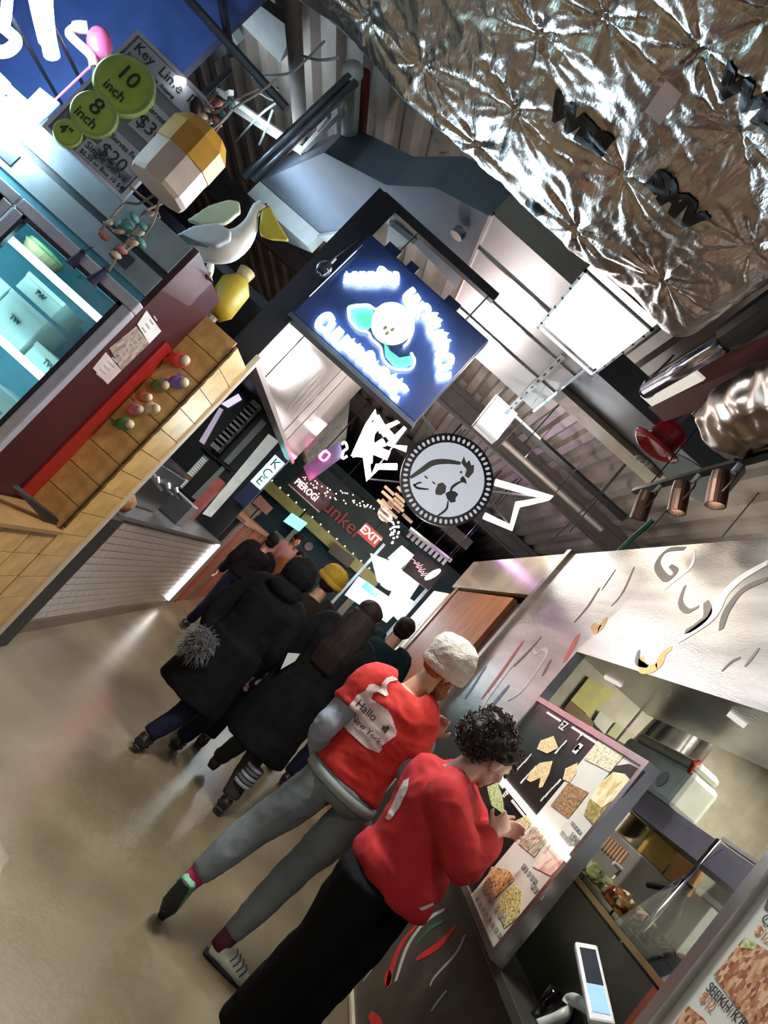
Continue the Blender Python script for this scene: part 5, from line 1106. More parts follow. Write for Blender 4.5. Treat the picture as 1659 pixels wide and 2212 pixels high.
# string lights
sl_ = thing('string_lights', 'drooping string of tiny pink and white bulbs above the green facade', 'string lights', at(740, 1070, Y=12.3))
LP_ = bez([at(a, b, Y=12.3) for a, b in ((652, 1025), (672, 1048), (700, 1070), (735, 1080), (775, 1095), (815, 1100), (850, 1105))], 10)
MB().tube(LP_, .006, 4).build('wire', BLACK, sl_)
BL1 = M('bulb_pink', (1, .5, .5), .4, emit=5, ecol=(1, .35, .38)); BL2 = M('bulb_white', (1, .85, .85), .4, emit=6, ecol=(1, .8, .8))
rnd = random.Random(5)
for k in range(64):
    q = LP_[int(k * (len(LP_) - 1) / 63)] + V((rnd.uniform(-.05, .05), rnd.uniform(-.05, .05), rnd.uniform(-.03, .16))); MB().ell(q, .013, .013, .013, n=6, m=5).build('bulb', BL1 if k < 16 else rnd.choice((BL1, BL2, BL2)), sl_)
for k in range(22):
    q = at(848 + rnd.uniform(-8, 14), 1150 + rnd.uniform(-30, 30), Y=11.6); MB().ell(q, .018, .018, .018, n=6, m=5).build('bulb', BL2, sl_)
for pts in ([(652, 1025), (645, 1010), (640, 990)], [(850, 1105), (862, 1110)]): MB().tube([at(*p, Y=12.3) for p in pts] + [V((at(*pts[-1], Y=12.3).x, 12.3, 4.64))], .006, 4).build('wire', BLACK, sl_)
point('string_glow', at(680, 1050, Y=12.0), 6, (1, .25, .25), .1)
# white globe lamp
gl_ = at(832, 1112, Y=11.2); gq = thing('globe_lamp', 'blown out white globe lamp right of the string lights', 'lamp', gl_)
MB().ell(gl_, .12, .09, .10).build('globe', M('globe_white', (1, .95, .95), .4, emit=14), gq, smooth=True)
MB().tube([gl_ + V((0, 0, .1)), V((gl_.x, gl_.y, 4.64))], .008, 5).build('cord', BLACK, gq)
# tangle of warm metal parts by the hen sign
wm = thing('ceiling_grille', 'warm lit metal grille pieces left of the hen sign', 'grille', at(835, 1085, Y=9.9)); rnd = random.Random(11)
for k in range(16):
    q = at(825 + rnd.uniform(0, 55), 1085 + rnd.uniform(-30, 35), Y=10 + rnd.uniform(-.2, .3)); MB().box((q.x - .09, q.y - .02, q.z - .02), (q.x + .09, q.y + .02, q.z + .02)).build('bar', M('bar_warm', (.60, .42, .25), .4, .5), wm)
MB().tube([at(850, 1080, Y=10), V((at(850, 1080, Y=10).x, 10, 4.64))], .012, 5).build('hanger', BLACK, wm)
# magenta neon hanging sign
mg = thing('pink_neon_sign', 'hanging dark blue sign with a pink neon scribble left of the star', 'neon sign', at(700, 995, Y=10))
q = [at(*p, Y=10) for p in ((655, 1008), (733, 952), (742, 985), (668, 1040))]
MB().prism([(v.x, v.z) for v in q], -.06, 0, Fr((0, 10, 0), (1, 0, 0), (0, 0, 1))).build('panel', M('mag_panel', (.10, .10, .20), .4), mg)
MB().tube(bez([at(*p, Y=9.93) for p in ((690, 990), (700, 975), (712, 982), (700, 995), (690, 985), (706, 972))], 5), .016, 6).build('neon_scribble', M('neon_pink', (1, .2, .45), .4, emit=5, ecol=(1, .12, .35)), mg)
MB().tube(bez([at(*p, Y=9.95) for p in ((738, 960), (745, 955), (750, 968), (742, 975), (740, 990), (750, 985))], 5), .016, 6).build('neon_letter', NS, mg)
MB().tube([at(700, 975, Y=10), V((at(700, 975, Y=10).x, 10, 4.64))], .01, 5).build('hanger', BLACK, mg)
point('pink_glow', at(672, 1020, Y=9.7), 5, (1, .15, .35), .1)
# bright kiosk
bk_ = thing('bright_kiosk', 'blown out white and cyan lit kiosk at the end on the right', 'kiosk', (.7, 12.4, 0))
KW_ = M('kiosk_white', (1, 1, 1), .4, emit=6, ecol=(.95, .97, 1), light=True); KC = M('kiosk_cyan', (.5, .95, 1), .4, emit=4, ecol=(.45, .9, 1.0)); KG = M('kiosk_grey', (.30, .32, .34), .4)
MB().box((.30, 12.5, 0), (1.35, 13.2, 1.0)).build('counter', KG, bk_)
for pts, m_, yy in (([(775, 1245), (870, 1310), (835, 1345), (745, 1285)], KC, 12.45), ([(800, 1195), (850, 1215), (905, 1262), (880, 1300), (815, 1255)], KW_, 12.4), ([(868, 1178), (895, 1200), (862, 1232), (838, 1205)], KW_, 12.2), ([(850, 1270), (895, 1300), (860, 1340), (830, 1310)], KW_, 12.3)):
    q = [at(*p, Y=yy) for p in pts]; MB().prism([(v.x, v.z) for v in q], -.03, .0, Fr((0, yy, 0), (1, 0, 0), (0, 0, 1))).build('lit_panel', m_, bk_)
for x in (.28, 1.33): MB().box((x, 12.5, 0), (x + .05, 12.6, 2.6)).build('post', KG, bk_)
q = [at(*p, Y=12.25) for p in ((792, 1255), (822, 1278), (810, 1292), (780, 1268))]; MB().prism([(v.x, v.z) for v in q], -.02, .0, Fr((0, 12.25, 0), (1, 0, 0), (0, 0, 1))).build('menu_panel', M('kiosk_blue', (.1, .35, .5), .4), bk_)
MB().tube(bez([at(*p, Y=12.2) for p in ((822, 1262), (840, 1274), (862, 1272), (875, 1262))], 5), .012, 6).build('counter_rim', KG, bk_)
point('kiosk_glow', (.75, 11.7, 2.0), 26, (.8, .95, 1), .3)
# black sign with script, awning sign, slim lamp
kb = thing('script_sign', 'black hanging sign with pink script beside the bright kiosk', 'sign', at(905, 1220, Y=11.5))
q = [at(*p, Y=11.5) for p in ((902, 1190), (965, 1232), (925, 1275), (868, 1232))]; MB().prism([(v.x, v.z) for v in q], -.05, 0, Fr((0, 11.5, 0), (1, 0, 0), (0, 0, 1))).build('panel', M('script_black', (.02, .006, .01), .4), kb)
for k in range(4):
    MB().tube(bez([at(888 + 5 * k + dx, 1206 + 9 * k + dy, Y=11.43) for dx, dy in ((0, 0), (9, 6), (6, 10), (18, 10), (14, 16), (26, 14))], 4), .006, 5).build('script_stroke', M('script_pink', (.8, .45, .5), .4, emit=.8), kb)
MB().tube([at(915, 1205, Y=11.5), V((at(915, 1205, Y=11.5).x, 11.5, 4.64))], .01, 5).build('hanger', BLACK, kb)
aw = thing('awning_sign', 'slim steel sign bar with pale block letters under the roof deck', 'sign', at(930, 1180, Y=11.2))
A, B = at(885, 1142, Y=11.2), at(975, 1212, Y=11.2); MB().tube([A, B], .035, 4).build('bar', GALV, aw)
for k in range(9):
    q = A.lerp(B, (k + .7) / 9.6) + V((0, -.04, -.08)); MB().box((q.x - .025, q.y - .02, q.z - .05), (q.x + .025, q.y, q.z + .05)).build('block_letter', M('block_pale', (.6, .6, .66), .4), aw)
for t_ in (.1, .9):
    q = A.lerp(B, t_); MB().tube([q, V((q.x, q.y, 4.64))], .008, 5).build('hanger', BLACK, aw)
sl2 = at(935, 1241, Y=10.8); t = thing('oval_lamp', 'small oval white lamp below the black script sign', 'lamp', sl2)
MB().ell(sl2, .045, .045, .14, (V((.9, 0, -.4)), V((0, 1, 0)), V((.3, 0, .95)))).build('bulb', M('oval_white', (1, .95, .9), .4, emit=10), t, smooth=True); MB().tube([sl2 + V((.03, 0, .12)), V((sl2.x + .05, 10.8, 4.64))], .006, 5).build('cord', BLACK, t)
fdq = thing('far_duct', 'grey brown duct below the hen sign with pale seams', 'duct', at(965, 1150, Z=4.0))
MB().prism([(at(a, b, Z=4.0).x, at(a, b, Z=4.0).y) for a, b in ((915, 1128), (940, 1125), (1010, 1185), (985, 1205))], 3.95, 4.2).build('casing', M('duct_far', (.28, .24, .22), .5, .3), fdq)
for p in ((940, 1150), (985, 1185)):
    q = at(*p, Z=4.1); MB().tube([V((q.x, q.y, 4.2)), V((q.x, q.y, 4.66))], .012, 5).build('hanger_rod', BLACK, fdq)
for t_ in (.3, .6):
    a, b = at(927, 1127, Z=3.95).lerp(at(997, 1195, Z=3.95), t_), 0; MB().box((a.x - .01, a.y - .5, 3.945), (a.x + .01, a.y + .5, 3.95)).build('seam', M('seam_pale', (.6, .55, .5), .4), fdq)
# violet glow on the ribs behind
point('violet_glow', at(1015, 1140, Y=11, ), 10, (.8, .35, 1.0), .15)
# ============================================================ second right-hand stall
o2 = thing('wood_wall', 'orange brown wooden wall panel of the next stall on the right', 'wall panel', (1.42, 8.4, .9))
WDO = M('wood_orange', (.40, .13, .045), .6, var=.3, scale=4, stretch=(1, 6, .8), col2=(.50, .20, .08), spec=.15)
y = 6.95; 
while y < 10.1:
    MB().box((1.42, y, .0), (1.47, y + .385, 2.62)).build('board', WDO, o2); y += .39
MB().box((1.40, 10.1, 0), (1.48, 10.22, 2.66)).build('end_post', M('wood_dark', (.14, .07, .035), .5), o2)
MB().box((1.47, 6.33, 0), (1.52, 6.95, 2.6)).build('dark_gap', M('gap_black', (.01, .008, .008), .5), o2)
FL_ = rwall((1.42, 0, 0))
for k in range(9):
    q = at(950 + 3 * k, 1335 + 4 * k, X=1.42); ribbon([(-q.y, q.z), (-q.y + .02, q.z - .2), (-q.y, q.z - .42)], .025, .0004, .0014, FL_).build('chalk_line', M('chalk_pink', (.60, .36, .30), .6), o2)
struct(MB().box((1.40, 6.32, 2.66), (1.46, 10.7, 3.14)).build('trim_10', M('fascia_cream', (.58, .50, .36), .3, .3, .08)))
mw_ = thing('wall_menu', 'cream menu panel beyond the wooden wall', 'menu', (1.45, 11.6, 1.5))
MB().box((1.42, 10.6, 1.2), (1.46, 12.2, 2.55)).build('panel', M('menu_cream', (.66, .62, .48), .5, emit=.25), mw_)
for k in range(6): MB().box((1.414, 10.8 + .2 * (k % 3), 1.5 + .3 * (k // 3)), (1.42, 10.92 + .2 * (k % 3), 1.7 + .3 * (k // 3))).build('printed_block', GREYP, mw_)
MB().box((1.42, 10.5, 0), (1.5, 12.3, 1.2)).build('base', DARK, mw_)
# ============================================================ people
from mathutils.bvhtree import BVHTree
UP = V((0, 0, 1))
def torso(mb, P, N, lat, H, inf=0., t0=-.08, t1=1., wide=1., deep=1., belly=0., fwd=None, n=18):
    k = H / 1.75; prof = [(-.12, .13, .09), (-.05, .165, .118), (.08, .165, .118), (.25, .150, .108), (.42, .145, .108), (.6, .165, .118), (.78, .182, .12), (.9, .17, .10), (.97, .10, .075), (1.03, .06, .06)]
    ax = (N - P); fwd = fwd or UP.cross(lat).normalized(); rings = []; a0 = ax.normalized(); f2 = lat.cross(a0).normalized() * -1
    if f2.dot(fwd) < 0: f2 = -f2
    for t, a, b in prof:
        if t < t0 - 1e-6 or t > t1 + 1e-6: continue
        bl = belly * math.exp(-((t - .15) / .25) ** 2)
        rings.append(mb.ring(P + ax * t + f2 * bl * .5, lat * (a * k * wide + inf), f2 * (b * k * deep + inf + bl * .5), n))
    mb.loft(rings)
def limb(mb, pts, rs, n=12): mb.tube(bez(pts, 5), [rs[min(int(i / 5), len(rs) - 2)] * (1 - (i / 5 - min(int(i / 5), len(rs) - 2))) + rs[min(int(i / 5), len(rs) - 2) + 1] * (i / 5 - min(int(i / 5), len(rs) - 2)) for i in range((len(pts) - 1) * 5 + 1)], n)
def handm(mb, wr, d, nrm, s=1., curl=.5, side=1):
    """palm, four unequal bent fingers, thumb from the side of the palm"""
    d = d.normalized(); nrm = (nrm - d * nrm.dot(d)).normalized(); w_ = d.cross(nrm) * side
    mb.ell(wr + d * .045 * s, .040 * s, .017 * s, .052 * s, (w_, nrm, d), 12, 8); mb.tube([wr - d * .02 * s, wr + d * .03 * s], [.026 * s, .03 * s], 10, flat=.8)
    for i, (o, L) in enumerate(((-.030, .070), (-.010, .080), (.011, .074), (.030, .058))):
        b = wr + d * .085 * s + w_ * o * s; c = curl * (1 + .12 * i); L *= s
        p1 = b + (d * math.cos(c * .6) - nrm * math.sin(c * .6)) * L * .45; p2 = p1 + (d * math.cos(c * 1.5) - nrm * math.sin(c * 1.5)) * L * .33; p3 = p2 + (d * math.cos(c * 2.2) - nrm * math.sin(c * 2.2)) * L * .24
        mb.tube([b - d * .03 * s, b, p1, p2, p3], [.0098 * s, .0095 * s, .009 * s, .008 * s, .006 * s], 8)
    b = wr + d * .028 * s - w_ * .032 * s; t1 = b + (d * .7 - w_ * .75 - nrm * .25).normalized() * .036 * s; t2 = t1 + (d * .9 - w_ * .25 - nrm * .45).normalized() * .03 * s
    mb.tube([b + w_ * .012 * s, b, t1, t2], [.013 * s, .012 * s, .0105 * s, .008 * s], 8)
def headm(mb, c, f, up, s=1., face=True):
    f = f.normalized(); up = (up - f * up.dot(f)).normalized(); r = f.cross(up)
    mb.ell(c + up * .025 * s - f * .012 * s, .075 * s, .095 * s, .088 * s, (r, f, up), 18, 12)
    mb.ell(c - up * .045 * s + f * .022 * s, .056 * s, .066 * s, .068 * s, (r, f, up), 16, 10)
    mb.ell(c - up * .092 * s + f * .068 * s, .022 * s, .018 * s, .018 * s, (r, f, up), 8, 6)
    mb.tube([c + f * .082 * s + up * .012 * s, c + f * .104 * s - up * .022 * s, c + f * .086 * s - up * .036 * s], [.010 * s, .015 * s, .014 * s], 8)
    mb.ell(c - up * .058 * s + f * .083 * s, .022 * s, .010 * s, .007 * s, (r, f, up), 8, 6); mb.ell(c - up * .070 * s + f * .080 * s, .019 * s, .010 * s, .008 * s, (r, f, up), 8, 6)
    mb.ell(c + up * .028 * s + f * .080 * s, .042 * s, .012 * s, .010 * s, (r, f, up), 10, 6)
    for k in (-1, 1):
        mb.ell(c + r * k * .077 * s - f * .012 * s - up * .010 * s, .010 * s, .020 * s, .033 * s, (r, f, up), 10, 8)
        mb.ell(c + r * k * .038 * s + f * .062 * s - up * .02 * s, .026 * s, .022 * s, .022 * s, (r, f, up), 8, 6)
def eyes(parent, c, f, up, s=1.):
    f = f.normalized(); up = (up - f * up.dot(f)).normalized(); r = f.cross(up)
    for k in (-1, 1): MB().ell(c + r * k * .033 * s + f * .084 * s + up * .008 * s, .012 * s, .007 * s, .007 * s, (r, f, up), 8, 6).build('eye', M('eye_dark', (.03, .02, .02), .2), parent)
def folds(a, sc_=7., seed=0., st=(1, 1, 1)):
    return lambda c: a * (noise.noise(V((c.x * st[0], c.y * st[1], c.z * st[2])) * sc_ + V((seed, 0, 0))) + .5 * (1 - 2 * abs(noise.noise(V((c.x * st[0], c.y * st[1], c.z * st[2])) * sc_ * 1.7 + V((0, seed, 4))))))
def shoe(t, an, toe_dir, s, mat, sole, lift=0., pitch=0.):
    d = toe_dir.normalized(); f = Fr(an, d, UP); dn = f.ey
    q = Quaternion(f.ez, -pitch); d = q @ d; u_ = q @ UP
    heel = an - u_ * .055 - d * .05
    up_ = MB(); up_.tube([heel + u_ * .03, heel + d * .06 + u_ * .035, heel + d * .13 + u_ * .028, heel + d * .20 + u_ * .018, heel + d * .245 * s + u_ * .012], [.040, .044, .044, .042, .022], 12, flat=.8, up=u_); up_.tube([an - u_ * .04, an + u_ * .03], [.045, .04], 12)
    link('shoe', baked(up_, .009, 3, 'shoe'), mat, t, smooth=True)
    so = MB(); so.tube([heel - d * .01 + u_ * .0, heel + d * .07 - u_ * .002, heel + d * .15 - u_ * .004, heel + d * .255 * s - u_ * .0], [.034, .040, .046, .02], 12, flat=.32, up=u_)
    link('sole', baked(so, .008, 2, 'sole'), sole, t, smooth=True)
SKIN = M('skin_warm', (.52, .28, .18), .5, var=.08); SKIN2 = M('skin_light', (.58, .33, .24), .5, var=.08)
def project(mesh_ob, polys_px, Y0, name, mat, parent, step=.004, off=.003, label=None):
    """a print laid on the cloth: filled outline in place coordinates, wrapped onto the surface"""
    dg = bpy.context.evaluated_depsgraph_get(); bv = BVHTree.FromPolygons([v.co for v in mesh_ob.data.vertices], [p.vertices for p in mesh_ob.data.polygons])
    pl = [(at(a, b, Y=Y0).x, at(a, b, Y=Y0).z) for a, b in polys_px]
    def inside(x, z):
        c = False; j = len(pl) - 1
        for i in range(len(pl)):
            if (pl[i][1] > z) != (pl[j][1] > z) and x < (pl[j][0] - pl[i][0]) * (z - pl[i][1]) / (pl[j][1] - pl[i][1]) + pl[i][0]: c = not c
            j = i
        return c
    xs = [p[0] for p in pl]; zs = [p[1] for p in pl]; m = MB(); idx = {}
    def vert(i, j):
        if (i, j) in idx: return idx[(i, j)]
        x = min(xs) + i * step; z = min(zs) + j * step; h = proj(bv, x, z, Y0, off); m.v.append(tuple(h)); idx[(i, j)] = len(m.v) - 1; return idx[(i, j)]
    for i in range(int((max(xs) - min(xs)) / step) + 1):
        for j in range(int((max(zs) - min(zs)) / step) + 1):
            if inside(min(xs) + (i + .5) * step, min(zs) + (j + .5) * step): m.f.append((vert(i, j), vert(i + 1, j), vert(i + 1, j + 1), vert(i, j + 1)))
    o = m.build(name, mat, parent); 
    if label: o['label'] = label
    return o, bv
def proj(bv, x, z, Y0, off):
    # keep the place seen from the doorway: follow the sight line to the cloth
    P0 = V((x, Y0, z)); C = V((0, 0, CAMZ)); d = (P0 - C).normalized(); h = bv.ray_cast(C, d)
    return (h[0] - d * off) if h[0] else P0
def cloth_text(s, px, py, size, Y0, bv, mat, parent):
    q = at(px, py, Y=Y0); o = text(s, 'print_text', front((q.x, Y0, q.z)), 0, 0, size, mat, parent, 0, .0005)
    for v in o.data.vertices: v.co = proj(bv, v.co.x, v.co.z, Y0, .0055)
    return o

# ------------------------------------------------------------ beanie man
Y1 = 3.58
bm = thing('person', 'person in white beanie and red shirt with a white printed back', 'person', (.66, Y1, 0))
fw = V((.30, .95, 0)).normalized(); la = V((fw.y, -fw.x, 0))
P = at(735, 1700, Y=Y1); N = at(893, 1492, Y=Y1); N.y += .03; Hc = at(958, 1448, Y=Y1 + .05)
sL, sR = at(802, 1468, Y=Y1), at(915, 1548, Y=Y1 - .02)
eL, wL = at(694, 1580, Y=Y1 - .05), at(690, 1640, Y=Y1 + .2)
eR, wR = at(878, 1672, Y=Y1 - .03), at(930, 1590, Y=Y1 + .16)
hL, kL, aL = at(700, 1690, Y=Y1), at(545, 1795, Y=Y1 - .05), at(412, 1902, Y=3.45)
hR, kR, aR = at(778, 1752, Y=Y1), at(655, 1862, Y=Y1 + .02), at(512, 2000, Y=3.54)
aR.z = .09
hf = V((.86, .50, -.12)).normalized()
b = MB(); torso(b, P, N, la, 1.75); headm(b, Hc, hf, V((.1, 0, 1)), 1.02); b.tube([N - UP * .03, N.lerp(Hc, .5), Hc - UP * .02], [.06, .056, .056], 12)
for s_, e_, w_ in ((sL, eL, wL), (sR, eR, wR)): limb(b, [s_, e_, w_], [.045, .040, .028])
handm(b, wR, (at(965, 1545, Y=Y1 + .14) - wR), V((.3, .9, .2)), 1.05, .9, 1); handm(b, wL, V((.2, .5, -.8)), V((1, 0, 0)), 1.0, .5, -1)
for h_, k_, a_ in ((hL, kL, aL), (hR, kR, aR)): limb(b, [h_, k_, a_], [.08, .058, .040])
link('body', baked(b, .007, 4, 'body'), SKIN, bm, smooth=True); eyes(bm, Hc, hf, V((.1, 0, 1)), 1.02)
# red shirt over grey long sleeves
RED = M('shirt_red', (.56, .025, .018), .8, var=.15, scale=6, bump=.15, bscale=300)
GRY = M('sleeve_grey', (.26, .30, .36), .8, var=.12); 
b = MB(); torso(b, P, N, la, 1.75, .022, t0=.02, t1=.99, wide=1.06, deep=1.05)
for s_, e_ in ((sL, eL), (sR, eR)):
    m_ = s_.lerp(e_, .50 if e_ is eL else .66); limb(b, [N.lerp(s_, .5), s_, m_], [.07, .078, .085])
shirt = link('shirt', baked(b, .010, 8, 'shirt', folds(.010, 6, 3, (1, 1, 2.0))), RED, bm, smooth=True)
b = MB()
for s_, e_, w_ in ((sL, eL, wL), (sR, eR, wR)): limb(b, [s_, s_.lerp(e_, .6), e_, e_.lerp(w_, .9)], [.062, .064, .060, .042])
link('undershirt_sleeves', baked(b, .009, 5, 'undershirt_sleeves', folds(.006, 14, 1)), GRY, bm, smooth=True)
blot = [(861, 1469), (849, 1460), (835, 1464), (825, 1475), (824, 1484), (808, 1477), (797, 1479), (789, 1492), (772, 1501), (747, 1534), (733, 1547), (734, 1562), (763, 1590), (794, 1617), (819, 1627), (825, 1620), (825, 1611), (855, 1590), (857, 1581), (846, 1547), (838, 1534), (810, 1515), (802, 1509), (807, 1498), (816, 1494), (833, 1504), (839, 1501), (836, 1490), (835, 1482), (841, 1473)]
_, bv = project(shirt, blot, Y1, 'back_print', M('print_cloth_white', (.78, .66, .64), .8), bm, .003, .004, 'white bottle shaped print')
PI_ = M('print_cloth_ink', (.06, .05, .06), .8)
cloth_text('Hallo', 771, 1517, .056, Y1, bv, PI_, bm); cloth_text('New York', 760, 1548, .043, Y1, bv, PI_, bm)
o, _ = project(shirt, [(832, 1585), (824, 1574), (828, 1566), (834, 1570), (838, 1566), (842, 1574)], Y1, 'heart_print', PI_, bm, .002, .0055)
# grey jogging trousers
JOG = M('jogger_grey', (.17, .20, .215), .85, var=.2, scale=5, bump=.1, bscale=200)
b = MB(); torso(b, P, N, la, 1.75, .014, t0=-.12, t1=.1, wide=1.06, deep=1.1)
limb(b, [hL - UP * -.02, hL.lerp(kL, .5), kL, kL.lerp(aL, .5), aL.lerp(kL, .12)], [.105, .098, .078, .070, .052]); limb(b, [hR, hR.lerp(kR, .5), kR, kR.lerp(aR, .5), aR.lerp(kR, .1)], [.105, .10, .080, .068, .050])
link('trousers', baked(b, .010, 8, 'trousers', folds(.008, 8, 5)), JOG, bm, smooth=True)
wb1 = MB(); f2_ = UP.cross(la).normalized(); wb1.loft([wb1.ring(P + (N - P) * t, la * .205, f2_ * .158, 20) for t in (-.02, .02, .06)]); wo = wb1.build('waistband', M('waist_grey', (.30, .36, .36), .8), bm, smooth=True)
SOCK = M('sock_maroon', (.28, .01, .05), .8)
for a_, k_, nm in ((aL, kL, 'pink'), (aR, kR, 'dark')): MB().tube([a_.lerp(k_, .22), a_, a_ - UP * .03], [.048, .044, .042], 12).build('sock', M('sock_' + nm, (.45, .02, .12) if nm == 'pink' else (.10, .008, .03), .8), bm, smooth=True)
shoe(bm, aL - UP * .015, V((.25, .95, 0)), 1.05, M('shoe_green', (.05, .36, .16), .5, var=.4, scale=25, col2=(.20, .60, .32)), M('sole_black', (.015, .015, .025), .6), 0, 1.05)
shoe(bm, aR + V((.02, 0, -.02)), V((1, -.05, 0)), 1.12, M('shoe_white', (.58, .62, .52), .5, var=.15), M('sole_black'), 0, 0)
for k in range(4):
    c = aR + V((.07 + .025 * k, -.035, .0 - .008 * k)); MB().tube(bez([c + V((0, -.012, -.02)), c + V((.01, 0, .012)), c + V((.0, .03, .022))], 3), .004, 5).build('lace', M('lace_dark', (.04, .06, .08), .6), bm)
# beanie
BEAN = M('beanie_wool', (.62, .58, .50), .9, var=.12, scale=40, bump=.5, bscale=120)
hup = V((-.10, -.12, 1)).normalized(); ra_ = hup.orthogonal().normalized(); rb_ = hup.cross(ra_); ho = Hc + UP * .02
b = MB(); b.loft([b.ring(ho + hup * h + V((-.01, -.02, 0)) * (h * 6), ra_ * r_, rb_ * r_ * 1.08, 24) for r_, h in ((.106, -.02), (.118, .0), (.121, .045), (.115, .09), (.095, .13), (.055, .155), (.02, .158))])
link('beanie', baked(b, .008, 4, 'beanie', folds(.008, 12, 8)), BEAN, bm, smooth=True)
b = MB(); b.lathe([(.110, -.035), (.123, -.03), (.128, .0), (.124, .025), (.108, .03)], ho, hup, 28); link('beanie_cuff', baked(b, .008, 3, 'beanie_cuff', folds(.003, 40, 2)), BEAN, bm, smooth=True)
# beard and hair under the cuff
b = MB(); r_ = hf.cross(UP).normalized()
b.ell(Hc - UP * .085 + hf * .045, .060, .062, .040, (r_, hf, UP), 14, 9); b.ell(Hc - UP * .03 - hf * .06, .070, .04, .04, (r_, hf, UP), 12, 8)
for k in (-1, 1): b.ell(Hc - UP * .055 + hf * .02 + r_ * k * .052, .02, .04, .05, (r_, hf, UP), 10, 7)
link('beard', baked(b, .007, 2, 'beard', folds(.006, 45, 4)), M('beard_ginger', (.26, .10, .035), .9, var=.4, scale=80), bm, smooth=True)

# ------------------------------------------------------------ curly haired person in red sweatshirt
Y2 = 3.02
cp = thing('person', 'curly dark haired person in red sweatshirt and black trousers reading the menu', 'person', (.92, Y2, 0))
fw = V((.92, .38, 0)).normalized(); la = V((fw.y, -fw.x, 0))
P = at(838, 1880, Y=Y2 + .02); N = at(988, 1668, Y=Y2 + .02); Hc = at(1062, 1638, Y=Y2 + .03)
sR, sL = at(968, 1725, Y=Y2 - .14), at(985, 1690, Y=Y2 + .18)
eR, wR = at(1000, 1868, Y=Y2 - .17), at(1058, 1800, Y=Y2 - .06)
eL, wL = at(1035, 1835, Y=Y2 + .2), at(1065, 1790, Y=Y2 + .05)
hR, kR, aR = at(800, 1890, Y=Y2 - .06), at(700, 2020, Y=Y2 - .02), at(545, 2180, Y=3.12)
hL, kL, aL = at(850, 1920, Y=Y2 + .10), at(770, 2050, Y=Y2 + .15), V((1.12, Y2 + .25, .1))
aR.z = .075; aL.z = .075
hf = V((.90, .28, -.30)).normalized(); hu = V((.25, 0, 1)).normalized()
b = MB(); torso(b, P, N, la, 1.62); headm(b, Hc, hf, hu, 1.0); b.tube([N - UP * .03, N.lerp(Hc, .5) - hf * .01, Hc - UP * .03 - hf * .02], [.06, .054, .054], 12)
for s_, e_, w_ in ((sL, eL, wL), (sR, eR, wR)): limb(b, [s_, e_, w_], [.042, .038, .027])
hd_ = at(1100, 1772, Y=Y2) - wR
handm(b, wR, hd_, V((-.1, -1, .1)), 1.0, .55, 1); handm(b, wL, at(1098, 1790, Y=Y2 + .08) - wL, V((.1, 1, .3)), 1.0, .8, -1)
for h_, k_, a_ in ((hL, kL, aL), (hR, kR, aR)): limb(b, [h_, k_, a_], [.08, .056, .038])
link('body', baked(b, .007, 4, 'body'), SKIN2, cp, smooth=True); eyes(cp, Hc, hf, hu)
RED2 = M('sweat_red', (.50, .018, .022), .85, var=.12, scale=5, bump=.15, bscale=260)
b = MB(); torso(b, P, N, la, 1.62, .030, t0=-.05, t1=.97, wide=1.02, deep=1.12, belly=.10, fwd=fw)
q0, q1 = at(800, 1800, Y=Y2), at(905, 1975, Y=Y2)
b.loft([b.ring(P + UP * .06 + fw * .02, la * .20, fw * .185, 18), b.ring(P + UP * .0 + fw * .035, la * .205, fw * .20, 18), b.ring(P - UP * .05 + fw * .05, la * .195, fw * .195, 18)])
for s_, e_, w_ in ((sR, eR, wR), (sL, eL, wL)):
    limb(b, [N.lerp(s_, .45), s_, s_.lerp(e_, .5), e_, e_.lerp(w_, .5), e_.lerp(w_, .93)], [.075, .080, .082, .078, .068, .046])
sweat = link('sweatshirt', baked(b, .010, 7, 'sweatshirt', folds(.011, 6.5, 2, (1, 1, 1.3))), RED2, cp, smooth=True)
MB().tube([e_.lerp(w_, .86) for e_, w_ in ((eR, wR),)] + [eR.lerp(wR, .99)], [.046, .042], 14).build('cuff', M('cuff_red', (.42, .015, .02), .85), cp, smooth=True)
project(sweat, [(872, 1686), (884, 1680), (880, 1706), (862, 1745), (842, 1772), (832, 1768), (846, 1740), (858, 1712)], Y2, 'back_print', M('print_cloth_white'), cp, .003, .004, 'white print along the back edge')
project(sweat, [(905, 1962), (935, 1950), (938, 1955), (912, 1968)], Y2, 'hem_label', M('print_cloth_white'), cp, .002, .004)
BLK = M('trouser_black', (.006, .006, .007), .9, var=.3, spec=.12)
b = MB(); torso(b, P, N, la, 1.62, .022, t0=-.12, t1=.3, wide=1.0, deep=1.12)
limb(b, [hR, hR.lerp(kR, .5), kR, kR.lerp(aR, .5), aR], [.125, .122, .100, .095, .10]); limb(b, [hL, hL.lerp(kL, .5), kL, kL.lerp(aL, .5), aL], [.12, .115, .095, .09, .09])
link('trousers', baked(b, .012, 7, 'trousers', folds(.008, 7, 9)), BLK, cp, smooth=True)
for a_ in (aR, aL): shoe(cp, a_ - UP * .0, fw, 1.0, BLACK, M('sole_black'), 0, 0)
